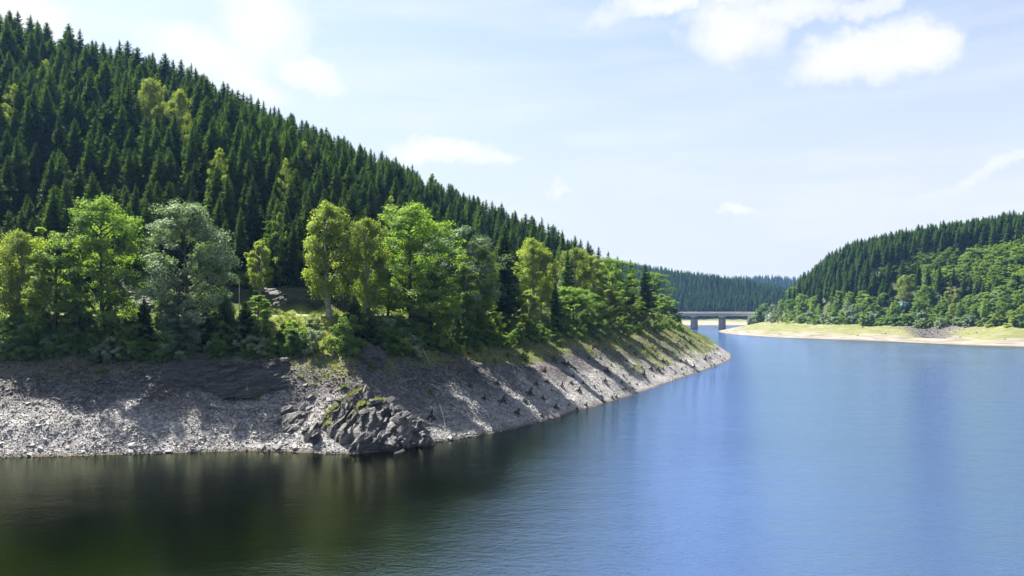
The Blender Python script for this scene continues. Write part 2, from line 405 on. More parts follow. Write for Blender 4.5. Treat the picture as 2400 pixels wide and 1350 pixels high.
# ---------------------------------------------------------------- ground materials
def left_ground_mat():
    b = NB('left bank and forest floor'); p = b.pos(); d = b.attr('inland'); gr = b.attr('grass')
    z = b.node('ShaderNodeSeparateXYZ'); b.l.new(p, z.inputs[0])
    n1 = b.noise(p, 0.18, 4); n2 = b.noise(p, 1.4, 4, .65); n3 = b.noise(p, 6.0, 3, .7)
    v = b.node('ShaderNodeTexVoronoi'); v.inputs['Scale'].default_value = 3.2; b.l.new(p, v.inputs['Vector'])
    cell = b.node('ShaderNodeSeparateColor'); b.l.new(v.outputs['Color'], cell.inputs[0])
    dz = b.math('ADD', z.outputs['Z'], b.rng(n1, .3, .7, -2.2, 2.2))
    pale = b.math('SUBTRACT', 1.0, b.rng(dz, 2.2, 6.8, smooth=True))
    base = b.mix(pale, b.mix(b.rng(n2, .35, .65), (.060, .055, .055), (.118, .108, .105)), b.mix(b.rng(n2, .3, .7), (.195, .186, .178), (.30, .288, .275)))
    base = b.mix(0.55, base, b.mix(b.rng(cell.outputs[0], 0, 1), (.05, .05, .05), (.95, .95, .95)), 'OVERLAY')
    base = b.mix(b.rng(z.outputs['Z'], .06, .38, 1.0, 0.0), base, (.085, .066, .042))
    mq = b.node('ShaderNodeMapping'); b.l.new(p, mq.inputs['Vector']); mq.inputs['Scale'].default_value = (.06, .06, 4.0); band = b.noise(mq.outputs[0], 1.5, 4, .6)
    base = b.mix(b.math('MULTIPLY', b.rng(band, .44, .56), b.rng(dz, 1.5, 4.5, .42, .10)), base, b.mix(n2, (.10, .092, .085), (.15, .14, .13)))
    gm = b.math('MULTIPLY', gr, b.rng(b.math('ADD', b.math('MULTIPLY', n2, .7), b.math('MULTIPLY', n3, .3)), .40, .56), True)
    base = b.mix(gm, base, b.mix(b.rng(n1, .35, .65), (.095, .13, .016), (.16, .155, .032)))
    soil = b.mix(b.rng(n2, .35, .65), (.038, .034, .022), (.060, .085, .026))
    c = b.mix(b.rng(b.math('ADD', d, b.rng(n1, .3, .7, -2.5, 2.5)), 16.5, 19.5), base, soil)
    c = b.mix(b.math('MULTIPLY', b.attr('meadow'), b.rng(n2, .25, .45)), c, b.mix(b.rng(n2, .35, .65), (.11, .155, .018), (.19, .19, .04)))
    road = b.math('MULTIPLY', b.rng(d, 26.0, 26.8), b.rng(d, 29.6, 30.4, 1, 0))
    c = b.mix(b.rng(d, 23.5, 25.0), c, b.mix(b.rng(n2, .3, .7), (.10, .15, .028), (.20, .22, .055)))
    c = b.mix(road, c, b.mix(n3, (.24, .21, .17), (.33, .30, .25)))
    c = b.mix(b.rng(d, 31.0, 32.5), c, b.mix(b.rng(n2, .4, .62), (.034, .034, .026), (.035, .048, .018)))  # ground behind the road darkened in colour, standing in for shade
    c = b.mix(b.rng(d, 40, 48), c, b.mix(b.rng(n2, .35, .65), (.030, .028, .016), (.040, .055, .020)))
    bm = b.bump(b.math('ADD', b.math('MULTIPLY', v.outputs['Distance'], .8), b.math('ADD', n3, n2)), .8, .14)
    return b.out(b.bsdf(c, .95, .06, bm))

def right_ground_mat():
    b = NB('right beach and forest floor'); p = b.pos(); d = b.attr('inland'); gu = b.attr('gully')
    z = b.node('ShaderNodeSeparateXYZ'); b.l.new(p, z.inputs[0])
    n1 = b.noise(p, 0.05, 4); n2 = b.noise(p, .35, 4, .6)
    mp = b.node('ShaderNodeMapping'); b.l.new(p, mp.inputs['Vector']); mp.inputs['Scale'].default_value = (.04, .04, 1.6)
    lay = b.noise(mp.outputs[0], 1.6, 4, .6)
    sand = b.mix(b.rng(lay, .40, .60), (.115, .10, .08), (.22, .20, .165))
    grass = b.mix(b.rng(b.math('ADD', b.math('MULTIPLY', n2, .5), b.math('MULTIPLY', lay, .5)), .42, .58), (.088, .108, .032), (.155, .145, .065))
    gz = b.math('ADD', z.outputs['Z'], b.math('ADD', b.rng(n1, .3, .7, -1.6, 1.6), b.rng(lay, .3, .7, -.8, .8)))
    c = b.mix(b.math('MULTIPLY', b.rng(gz, 1.5, 3.6), b.rng(b.noise(p, .09, 5, .7), .34, .46, .35, 1.0)), sand, grass)
    c = b.mix(b.rng(z.outputs['Z'], .05, .35, 1, 0), c, (.10, .075, .045))
    c = b.mix(b.math('MULTIPLY', gu, b.rng(n2, .3, .5)), c, b.mix(b.rng(b.noise(p, 1.1, 3), .35, .65), (.05, .045, .047), (.11, .10, .10)))
    c = b.mix(b.rng(d, 43, 49), c, b.mix(n2, (.035, .035, .02), (.055, .075, .025)))
    return b.out(b.bsdf(c, .95, .15, b.bump(n2, .5, .3)))

def far_ground_mat():
    b = NB('far shore and forest floor'); p = b.pos(); d = b.attr('inland')
    n1 = b.noise(p, 0.03, 3); n2 = b.noise(p, .2, 4)
    c = b.mix(b.rng(b.math('ADD', d, b.rng(n1, .3, .7, -12, 12)), 18, 34), b.mix(n2, (.17, .15, .125), (.23, .21, .175)), b.mix(n2, (.09, .12, .025), (.16, .15, .05)))
    c = b.mix(b.rng(d, 44, 52), c, (.035, .05, .022))
    return b.out(b.bsdf(c, .95, .15))

def water_mat():
    b = NB('rippled lake water'); p = b.pos()
    mp = b.node('ShaderNodeMapping'); b.l.new(p, mp.inputs['Vector']); mp.inputs['Scale'].default_value = (.75, 1.25, 1); mp.inputs['Rotation'].default_value = (0, 0, rad(12))
    a1 = b.noise(mp.outputs[0], 1.6, 3, .55); a2 = b.noise(mp.outputs[0], 5.0, 3, .6); a3 = b.noise(mp.outputs[0], .22, 2, .5)
    h = b.math('ADD', b.math('ADD', b.math('MULTIPLY', a1, .25), b.math('MULTIPLY', a2, .18)), b.math('MULTIPLY', a3, .40))
    mp2 = b.node('ShaderNodeMapping'); b.l.new(p, mp2.inputs['Vector']); mp2.inputs['Scale'].default_value = (.012, .03, 1)
    gust = b.noise(mp2.outputs[0], 1.0, 4, .6)
    sx_ = b.node('ShaderNodeSeparateXYZ'); b.l.new(p, sx_.inputs[0])
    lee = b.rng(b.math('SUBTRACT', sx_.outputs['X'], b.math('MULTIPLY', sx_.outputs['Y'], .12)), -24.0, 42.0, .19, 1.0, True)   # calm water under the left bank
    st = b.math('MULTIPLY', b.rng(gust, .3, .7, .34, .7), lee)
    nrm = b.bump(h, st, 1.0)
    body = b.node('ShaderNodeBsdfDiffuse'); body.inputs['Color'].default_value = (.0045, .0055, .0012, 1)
    gl = b.node('ShaderNodeBsdfGlossy'); b.put(gl.inputs['Color'], b.mix(b.rng(lee, .19, .52), (.33, .36, .24), (.43, .625, 1.0))); gl.inputs['Roughness'].default_value = .05; b.l.new(nrm, gl.inputs['Normal'])  # reflection painted dark olive under the bank, blue on open water
    fr = b.node('ShaderNodeFresnel'); fr.inputs['IOR'].default_value = 2.0; b.l.new(nrm, fr.inputs['Normal'])
    mx = b.node('ShaderNodeMixShader'); b.l.new(b.math('ADD', fr.outputs[0], .60, True), mx.inputs[0]); b.l.new(body.outputs[0], mx.inputs[1]); b.l.new(gl.outputs[0], mx.inputs[2])
    return b.out(mx.outputs[0])

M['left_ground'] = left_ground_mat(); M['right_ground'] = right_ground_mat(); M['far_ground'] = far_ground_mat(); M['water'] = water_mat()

def axis(*segs):
    """(start, stop, step) runs joined into one coordinate list"""
    return np.unique(np.round(np.concatenate([np.arange(a, b, s) for a, b, s in segs] + [[segs[-1][1]]]), 4))

def sheet(name, xs, ys, hf, shore, poly, mat, cut, extra=None):
    X, Y = np.meshgrid(xs, ys); D = sdist(X, Y, shore, poly); Z = hf(X, Y, d=D)
    nx, ny = len(xs), len(ys); I = np.arange(nx * ny).reshape(ny, nx)
    q = np.stack([I[:-1, :-1], I[:-1, 1:], I[1:, 1:], I[1:, :-1]], -1).reshape(-1, 4)
    q = q[(D.ravel()[q] > cut).any(1)]
    used = np.unique(q); re = np.full(nx * ny, -1); re[used] = np.arange(len(used))
    V = np.stack([X.ravel(), Y.ravel(), Z.ravel()], 1)[used]
    at = {'inland': D.ravel()[used]}
    if extra: at.update(extra(V[:, 0], V[:, 1], V[:, 2], at['inland']))
    o = link(name, mesh_np(name, V, re[q], [mat], True, at)); return tag(o, kind='structure')

def grass_mask(x, y, z, d):
    px = 1200 + F * x / np.maximum(y, 1)
    top = sstep(11, 15, d + 2.0 * fbm(x / 5, y / 5, 51, 3)) * np.interp(px, [-200, 650, 760, 1500], [.35, .5, .9, 1])
    tip = sstep(14, 40, x) * sstep(1.9, 3.9, z + 1.1 * fbm(x / 7, y / 7, 53, 3))
    tip *= 0.45 + 0.55 * sstep(-.25, .35, fbm(x / 9, y / 9, 55, 3))
    pw = px + 14 * vnoise(x / 2, y / 2, 57)
    return {'grass': np.clip(np.maximum(top, tip), 0, 1), 'meadow': sstep(615, 650, pw) * (1 - sstep(775, 800, pw)) * sstep(16, 18.5, d) * (1 - sstep(26, 27, d))}

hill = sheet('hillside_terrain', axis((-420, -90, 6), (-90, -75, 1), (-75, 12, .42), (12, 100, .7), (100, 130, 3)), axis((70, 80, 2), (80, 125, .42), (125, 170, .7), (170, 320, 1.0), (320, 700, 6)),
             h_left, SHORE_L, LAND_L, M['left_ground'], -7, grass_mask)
opp = sheet('opposite_hill_terrain', axis((155, 330, 2), (330, 900, 8)), axis((250, 350, 6), (350, 620, 2), (620, 960, 6)), h_right, SHORE_R, LAND_R, M['right_ground'], -7,
            lambda x, y, z, d: {'gully': np.clip(np.exp(-((x - .5445 * y) / (5 + .35 * np.maximum(d - 10, 0))) ** 2) * sstep(12, 18, d) * 1.6
                                + sstep(250, 275, x) * sstep(12, 17, d + 3 * fbm(x / 12, y / 12, 61, 2)) * (1 - sstep(24, 28, d)), 0, 1)})
def farther(x, y, d=None): return np.minimum(np.interp(y, [1900, 2150], [-2, 95]), np.interp(x, [-500, 500, 760, 1000, 1600], [95, 92, 88, 60, 40])) + 5 * fbm(x / 150, y / 150, 91, 3)
far = sheet('far_hill_terrain', axis((-500, 100, 20), (100, 520, 5), (520, 1200, 20)), axis((740, 1000, 5), (1000, 1400, 8), (1400, 1800, 20)), h_far, SHORE_F, LAND_F, M['far_ground'], -12)
FARR = np.array([(-600, 1850), (1800, 1850), (1800, 3200), (-600, 3200)], float)
dist_hill = sheet('distant_hill_terrain', axis((-600, 1800, 30)), axis((1850, 2600, 30)), lambda x, y, d=None: farther(x, y), FARR[:2], FARR, M['far_ground'], -12)

wx = np.array([-6000, -400, 0, 400, 6000.]); wy = np.array([-3000, 0, 300, 1000, 6000.])
X, Y = np.meshgrid(wx, wy); I = np.arange(25).reshape(5, 5)
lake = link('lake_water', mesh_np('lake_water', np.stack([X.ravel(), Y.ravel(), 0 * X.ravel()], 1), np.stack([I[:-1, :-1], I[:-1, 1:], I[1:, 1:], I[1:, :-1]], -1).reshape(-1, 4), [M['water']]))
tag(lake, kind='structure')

def left_at(px, d):
    """the spot on the left shore in the direction of a photo column, d metres inland"""
    y = np.arange(82, 420, .4); x = (px - 1200) / F * y; s = sdist(x, y, SHORE_L, LAND_L)
    i = int(np.argmax(s >= d)) if (s >= d).any() else int(s.argmax())
    return float(x[i]), float(y[i]), float(h_left(x[i:i + 1], y[i:i + 1])[0])
def right_at(px, d):
    y = np.arange(340, 800, 1.0); x = (px - 1200) / F * y; s = sdist(x, y, SHORE_R, LAND_R)
    i = int(np.argmax(s >= d)) if (s >= d).any() else int(s.argmax())
    return float(x[i]), float(y[i]), float(h_right(x[i:i + 1], y[i:i + 1])[0])
def ground_hit(px, py, hf=h_left, y0=84, y1=420, st=.15):
    y = np.arange(y0, y1, st); x = (px - 1200) / F * y; z = ZC + (HY - py) / F * y; g = hf(x, y)
    i = int(np.argmax(g >= z)); return float(x[i]), float(y[i]), float(g[i])

# ---------------------------------------------------------------- plant meshes
def unit(v): return v / (np.linalg.norm(v, axis=-1, keepdims=True) + 1e-9)

def spruce_mesh(seed, H=24.0, R=3.7, bare=0.08):
    r = np.random.default_rng(seed); tk = MB()
    zz = np.linspace(-1.2, H * .97, 7); P = np.stack([.12 * np.sin(zz * .3 + seed), .12 * np.cos(zz * .23 + seed), zz], 1)
    tk.tube(P, np.interp(zz, [-1.2, 0, H], [.42, .30, .03]), 6)
    T = []; z0 = H * bare; n = int(38 * (1 - bare)) + 2
    ts = (np.linspace(0, 1, n)) ** .92
    asym = r.uniform(0, 6.28)
    for t in ts:
        z = z0 + t * (H * .992 - z0)
        L0 = R * (1 - t) ** .70 * min(1, .62 + 2.4 * t) + .10
        nb = 8 if t < .75 else 6
        a0 = r.uniform(0, 6.28)
        for k in range(nb):
            a = a0 + k * 6.283 / nb + r.normal(0, .18)
            L = L0 * r.uniform(.68, 1.22) * (1 + .12 * np.cos(a - asym))
            if r.random() < .06: L *= .45
            el = np.interp(t, [0, .5, .85, 1], [-.38, -.12, .25, .8]) + r.normal(0, .09)
            f = np.array([np.cos(a), np.sin(a), 0]); s = np.array([-np.sin(a), np.cos(a), 0]); up = np.array([0, 0, 1.])
            b0 = np.array([0, 0, z + r.normal(0, .12)])
            def at(u): return b0 + f * (L * u) + up * (L * u * np.tan(el) + .16 * L * u * u)
            w0 = .34 * L + .14
            for u in (.32, .56, .80):
                p = at(u); w = w0 * (1.15 - .55 * u) * r.uniform(.75, 1.2)
                for sg in (-1, 1):
                    tip = p + s * sg * w + f * w * .55 - up * w * r.uniform(.25, .75)
                    T.append((p - f * .20 * L, p + f * .17 * L, tip))
                T.append((p - f * .20 * L - s * .08, p + f * .10 * L + s * .08, p - up * w * r.uniform(.45, .95) + f * .1 * L))
            p = at(.8); tp = at(1.06)
            T.append((p - s * .16 * L, p + s * .16 * L, tp))
    # inner skirts of dense old twigs
    for t in np.linspace(.0, .93, 13):
        z = z0 + t * (H - z0); L = R * .72 * (1 - t) ** .8 * min(1, .62 + 2.4 * t); a0 = r.uniform(0, 6.28)
        for k in range(9):
            a, c = a0 + k * .698, a0 + (k + 1) * .698; l1 = L * r.uniform(.6, 1.2); m = (a + c) / 2
            dz = L * .45 + .4
            T.append(((0, 0, z + 1.3 * H / 24), (np.cos(a) * L * .8, np.sin(a) * L * .8, z - dz * .5), (np.cos(m) * l1, np.sin(m) * l1, z - dz))); T.append(((0, 0, z + 1.3 * H / 24), (np.cos(m) * l1, np.sin(m) * l1, z - dz), (np.cos(c) * L * .8, np.sin(c) * L * .8, z - dz * .5)))
    T.append(((-.07, 0, H * .94), (.07, 0, H * .94), (0, 0, H * 1.02))); T.append(((0, -.07, H * .94), (0, .07, H * .94), (0, 0, H * 1.02)))
    V = np.array(T, float).reshape(-1, 3)
    return tk.mesh('spruce_trunk', [M['bark']], True), mesh_np('spruce_crown', V, np.arange(len(V)).reshape(-1, 3), [M['spruce']])

def leaves(C, Nn, size, r, droop=0.0):
    """leaf-sized diamonds at C facing about Nn"""
    k = len(C); N = unit(unit(Nn) + r.normal(0, .36, (k, 3))); t = unit(np.cross(N, r.normal(0, 1, (k, 3)))); t[:, 2] -= droop; t = unit(t)
    b = unit(np.cross(N, t)); s = (size * r.uniform(.65, 1.35, k))[:, None]
    V = np.stack([C - t * s, C + b * s * .55, C + t * s, C - b * s * .55], 1).reshape(-1, 3)
    return V, np.arange(4 * k).reshape(-1, 4)

def broad_mesh(seed, H, R, kind='round', leaf=.20, nclump=120, per=62, mat='green', bk='bark'):
    r = np.random.default_rng(seed); tk = MB()
    low = dict(high=.20, round=.16, oval=.14, birch=.22, maple=.12, bush=.0)[kind]
    # trunk
    zz = np.linspace(-.8, H * .86, 9); lean = r.normal(0, .02, 2)
    wob = np.cumsum(r.normal(0, .12, (9, 2)), 0) * (.5 if kind != 'bush' else .2)
    P = np.stack([wob[:, 0] + lean[0] * zz, wob[:, 1] + lean[1] * zz, zz], 1)
    r0 = .022 * H if kind != 'bush' else .03
    tk.tube(P, np.interp(zz, [-.8, 0, H * .86], [r0 * 1.5, r0, .03]), 7)
    def env(t, a):      # crown radius at relative height
        if kind == 'birch': e = (np.clip(t, 0, 1) ** .45) * (1 - np.clip(t, 0, 1)) ** .55 * 1.75
        elif kind == 'oval': e = (np.clip(t, 0, 1) ** .5) * (1 - np.clip(t, 0, 1)) ** .6 * 1.85
        elif kind == 'bush': e = np.sqrt(np.clip(1 - (t * .98) ** 2, 0, 1))
        else: e = np.sqrt(np.clip(1 - ((t - .42) / .585) ** 2, 0, 1))
        return e * R * (1 + .22 * np.sin(2 * a + seed) + .16 * np.sin(3 * a + 2.1 * seed + 5 * t))
    cl = []
    nl = 22 if kind != 'bush' else 12
    for i in range(nl):
        t = (i + r.uniform(0, 1)) / nl; a = i * 2.4 + r.normal(0, .4); e = env(t, a) * r.uniform(.7, .98)
        tip = np.array([np.cos(a) * e, np.sin(a) * e, H * (low + (1 - low) * t)])
        hb = max(.1, tip[2] - e * r.uniform(.45, .95)) if kind != 'birch' else max(H * low * .7, tip[2] - e * r.uniform(.8, 1.5))
        hb = min(hb, H * .82); q = np.array([np.interp(hb, zz, P[:, 0]), np.interp(hb, zz, P[:, 1]), hb])
        mid = q * .45 + tip * .55 + np.array([0, 0, .08 * H * (1 if kind == 'birch' else .3)]) + r.normal(0, .12, 3)
        pts = np.array([q, q * .7 + mid * .3, mid, tip]); tk.tube(pts, np.linspace(r0 * .38, .02, 4), 5, False)
        for u in (.55, .8, 1.0): cl.append(q * (1 - u) * (1 - u) + 2 * mid * u * (1 - u) + tip * u * u)
        for _ in range(2):
            st = q * .35 + tip * .65; en = tip + r.normal(0, .16 * R, 3); tk.tube(np.array([st, (st + en) / 2 + r.normal(0, .1, 3), en]), [.035, .025, .012], 4, False); cl.append(en)
    # more leaf clumps near the outline
    while len(cl) < nclump:
        t = r.random(); a = r.uniform(0, 6.283); e = env(t, a) * (r.random() ** .38)
        cl.append(np.array([np.cos(a) * e, np.sin(a) * e, H * (low + (1 - low) * t)]))
    cl = np.array(cl[:nclump]); k = len(cl)
    rad_c = (R * r.uniform(.15, .29, k)) if kind != 'bush' else R * r.uniform(.16, .30, k)
    ii = np.repeat(np.arange(k), per)
    off = unit(r.normal(0, 1, (len(ii), 3))) * (r.random((len(ii), 1)) ** .45) * rad_c[ii][:, None]
    off[:, 2] *= .62 if kind != 'birch' else 1.0
    if kind == 'birch': off[:, 2] -= r.exponential(.38, len(ii)) * R * .2
    C = cl[ii] + off
    axis_p = np.stack([np.zeros(len(C)), np.zeros(len(C)), C[:, 2] * .8], 1)
    N = unit(C - axis_p) * .6 + unit(off) * .5 + np.array([0, 0, .65])
    if kind == 'bush': ok = C[:, 2] > -.2; C, N = C[ok], N[ok]
    V, q = leaves(C, N, leaf, r, .5 if kind == 'birch' else .15)
    return tk.mesh(kind + '_trunk', [M[bk]], True), mesh_np(kind + '_crown', V, q, [M[mat]])

SPR = [spruce_mesh(11 + i, 24, R) for i, R in enumerate((3.5, 3.9, 3.2, 4.2, 3.6, 3.0))]
SPR_TALL = [spruce_mesh(40 + i, 27, R, .36) for i, R in enumerate((3.2, 3.7, 3.4))]
SPR_YOUNG = [spruce_mesh(60 + i, 8, 2.3, .02) for i in range(2)]
BR = {
    'birch0': (broad_mesh(101, 14, 3.4, 'birch', 0.111, 172, 122, 'birch', 'birch_bark'), 14, 3.4),
    'birch1': (broad_mesh(102, 15, 3.0, 'birch', 0.111, 161, 122, 'birch', 'birch_bark'), 15, 3.0),
    'birch2': (broad_mesh(103, 12, 2.2, 'birch', 0.111, 114, 122, 'birch', 'birch_bark'), 12, 2.2),
    'birch3': (broad_mesh(104, 16, 3.2, 'high', .12, 130, 110, 'birch', 'birch_bark'), 16, 3.2),
    'green0': (broad_mesh(111, 18, 5.2, 'round', 0.148, 206, 131, 'green'), 18, 5.2),
    'green1': (broad_mesh(112, 16, 5.0, 'oval', 0.141, 195, 131, 'green'), 16, 5.0),
    'green2': (broad_mesh(113, 14, 4.2, 'round', 0.141, 149, 122, 'green'), 14, 4.2),
    'green3': (broad_mesh(114, 10, 2.3, 'oval', 0.126, 103, 105, 'green'), 10, 2.3),
    'grey0': (broad_mesh(121, 18, 5.6, 'round', 0.155, 206, 131, 'grey_green'), 18, 5.6),
    'grey1': (broad_mesh(122, 16, 4.8, 'round', 0.148, 184, 122, 'grey_green'), 16, 4.8),
    'lime0': (broad_mesh(131, 11, 3.0, 'maple', 0.148, 126, 105, 'lime'), 11, 3.0),
    'yellow0': (broad_mesh(141, 11, 3.0, 'round', 0.148, 103, 87, 'yellow'), 11, 3.0),
}
BUSH = {
    'green0': (broad_mesh(201, 2.6, 1.9, 'bush', 0.096, 69, 96, 'green'), 2.6, 1.9),
    'green1': (broad_mesh(202, 3.2, 1.7, 'bush', 0.096, 69, 96, 'green'), 3.2, 1.7),
    'lime0': (broad_mesh(203, 2.4, 1.6, 'bush', 0.096, 57, 87, 'lime'), 2.4, 1.6),
    'birch0': (broad_mesh(204, 3.0, 1.5, 'bush', 0.089, 57, 87, 'birch'), 3.0, 1.5),
    'grey0': (broad_mesh(205, 2.6, 1.8, 'bush', 0.096, 63, 87, 'grey_green'), 2.6, 1.8),
    'white0': (broad_mesh(206, 3.0, 2.0, 'bush', 0.118, 63, 87, 'white'), 3.0, 2.0),
}

def plant(name, meshes, loc, scl, rz, label, cat, group=None, crown='crown'):
    e = link(name, None, None, loc, (0, 0, rz)); e.empty_display_size = .3
    tag(e, label, cat, group)
    a = link('trunk' if crown == 'crown' else 'stem', meshes[0], e); b = link(crown, meshes[1], e)
    a.scale = scl; b.scale = scl
    global PARTS; PARTS = (a, b)
    return e

def fit_tree(spec, loc, topy, wpx, name, label, cat='tree', group=None, rz=None):
    """scale a tree so that its top and width come out as tall and wide as the real one"""
    meshes, H, R = spec; x, y, z = loc; z -= .15
    h = ZC + (HY - topy) * y / F - z; w = wpx / F * y / 2
    return plant(name, meshes, (x, y, z), (w / R / .98, w / R / .98, h / H / 1.01), rng.uniform(0, 6.28) if rz is None else rz, label, cat, group)

# ---------------------------------------------------------------- spruce forest
def poisson(x0, x1, y0, y1, sp, seed):
    r = np.random.default_rng(seed); gx, gy = np.meshgrid(np.arange(x0, x1, sp), np.arange(y0, y1, sp))
    return (gx + (np.arange(gx.shape[0]) % 2)[:, None] * sp / 2 + r.uniform(-.48, .48, gx.shape) * sp).ravel(), (gy + r.uniform(-.48, .48, gx.shape) * sp).ravel()

def hill_spot(px, ty, h):
    y = np.arange(125, 330, 1.0); x = (px - 1200) / F * y; g = h_left(x, y, False); py = HY - F * (g + h - ZC) / y
    i = int(np.argmax(py <= ty)) if (py <= ty).any() else int(np.argmin(py)); return float(x[i]), float(y[i]), float(g[i])
# left hill; two birches keep an opening of their own
lx, ly = poisson(-190, 75, 100, 345, 3.9, 1)
ld = sdist(lx, ly, SHORE_L, LAND_L)
k = (ld > 39 + 3 * vnoise(lx / 9, ly / 9, 4)) & (np.abs(lx / ly) < .80)
k &= ~((lx > 30) & (ld < 33)) & (rng.random(len(lx)) > .05)
for px_, ty_, h_ in ((352, 186, 17), (420, 212, 17)):
    bx, by, _ = hill_spot(px_, ty_, h_); al = (bx - lx) * bx + (by - ly) * by; al = al / math.hypot(bx, by); la = np.abs((bx - lx) * by - (by - ly) * bx) / math.hypot(bx, by)
    k &= ~((al > -4) & (al < 14) & (la < 3.2 + .02 * np.abs(al)))
lx, ly, ld = lx[k], ly[k], ld[k]; lz = h_left(lx, ly, False, ld)
lh = th_left(lx, ld) * rng.uniform(.74, 1.12, len(lx)); lh *= np.where(rng.random(len(lx)) < .14, .68, 1)
# right hill: leave the pale thicket and the shore wood to broadleaved trees
def thicket(px, py): return (px > 2060) & (py > np.interp(px, [2060, 2140, 2250, 2400], [628, 596, 580, 556])) & (py < np.interp(px, [2060, 2150, 2300, 2400], [640, 650, 664, 672]))
rx, ry = poisson(165, 520, 350, 800, 6.0, 2)
rd = sdist(rx, ry, SHORE_R, LAND_R); k = (rd > 56) & (rx / ry < .76) & (rx / ry > .3); rx, ry, rd = rx[k], ry[k], rd[k]
rz_ = h_right(rx, ry, False, rd); rpx, rpy = proj(rx, ry, rz_ + 9)
k = ~thicket(rpx, rpy) & ~((np.abs(rpx - 2125) < 22) & (rd < 72)); rx, ry, rd, rz_, rpy = rx[k], ry[k], rd[k], rz_[k], rpy[k]
rh = 21 * rng.uniform(.82, 1.12, len(rx)) * np.interp(rd, [56, 75], [.75, 1])
TX = np.concatenate([lx, rx]); TY = np.concatenate([ly, ry]); TZ = np.concatenate([lz, rz_]) - .3; TH = np.concatenate([lh, rh]); SIDE = np.concatenate([np.zeros(len(lx), int), np.ones(len(rx), int)])
TW = rng.uniform(1.1, 1.6, len(TX)); TR = rng.uniform(0, 6.283, len(TX)); TV = rng.integers(0, 6, len(TX))
TD = np.concatenate([ld, rd])
tall = (SIDE == 1) & (TZ > 33); TV = np.where(tall, 6 + TV % 3, TV)
SPR_ALL = SPR + SPR_TALL; SPR_H = [24.0] * 6 + [27.0] * 3
# how much of each tree the photograph shows: fill cones front to back
mask = np.zeros((340, 600), bool); seen = np.zeros(len(TX), int); skyl = np.full(600, 999)
tpx, tpy = proj(TX, TY, TZ + TH); bpx, bpy_ = proj(TX, TY, TZ)
for i in np.argsort(TY):
    cx, t0, b0 = tpx[i] / 4, tpy[i] / 4, bpy_[i] / 4; w = 3.7 * F / TY[i] / 4 * .8
    a, c = int(max(0, t0)), int(min(339, b0))
    for row in range(a, c):
        ww = w * min(1, (row - t0) / max(1, .75 * (b0 - t0)) + .05); l, rr = int(max(0, cx - ww)), int(min(600, cx + ww + 1))
        if rr > l:
            s = mask[row, l:rr]; seen[i] += int((~s).sum()); s[:] = True
    if 0 <= cx < 600:
        l, rr = int(max(0, cx - w / 2)), int(min(600, cx + w / 2 + 1)); skyl[l:rr] = np.minimum(skyl[l:rr], t0)
single = np.zeros(len(TX), bool); single[np.argsort(-seen)[:290]] = True
single &= seen > 0
SRC_CROWN, SRC_TRUNK = [None] * 9, [None] * 9
COLS = [(0, 'at the left edge'), (90, 'above the lime maple'), (190, 'above the tall green tree'), (330, 'above the silvery tree'), (540, 'above the small narrow birch'), (680, 'above the bare-trunked birch'), (830, 'above the drooping birch'), (900, 'above the largest tree'), (1060, 'behind the broad pale tree'), (1160, 'behind the shore spruce'), (1290, 'behind the point birches')]
RCOLS = [(1700, 'on the nose'), (1960, 'left of the thicket'), (2090, 'left of the gully'), (2200, 'above the gully'), (2300, 'near the right edge')]
def col_of(px, cols=None):
    out = (cols or COLS)[0][1]
    for a, t in (cols or COLS):
        if px >= a: out = t
    return out
def spruce_words(i):
    px, py = tpx[i], tpy[i]
    if SIDE[i]:
        c = col_of(px, RCOLS)
        if TV[i] >= 6: return f'tall bare-trunked spruce along the top of the right hill, {c}', f'tall spruces on the right hilltop, {c}'
        return f'dark spruce on the slope of the right hill, {c}', f'spruces on the right hill, {c}'
    c = col_of(px); sz = 'broad' if TW[i] > 1.42 else 'slim' if TW[i] < 1.26 else 'full'
    if t_sky(px) + 30 > py: return f'{sz} dark spruce pricking the skyline of the left hill, {c}', f'{sz} skyline spruces, {c}'
    if TD[i] < 56: return f'{sz} dark spruce in the lowest rows behind the shore road, {c}', f'{sz} lowest spruces, {c}'
    row = 'upper' if py < t_sky(px) + 110 else 'middle' if py < t_sky(px) + 220 else 'lower'
    return f'{sz} dark spruce in the {row} rows of the hillside forest, {c}', f'{sz} {row} hillside spruces, {c}'
def t_sky(px): return skyl[int(np.clip(px / 4, 0, 599))] * 4
for i in np.where(single)[0]:
    v = TV[i]; s = TH[i] / SPR_H[v]; lab, grp = spruce_words(i)
    e = plant('spruce_tree', SPR_ALL[v], (TX[i], TY[i], TZ[i]), (s * TW[i], s * TW[i], s), TR[i], lab, 'spruce', grp)
    if SRC_CROWN[v] is None: SRC_TRUNK[v], SRC_CROWN[v] = PARTS

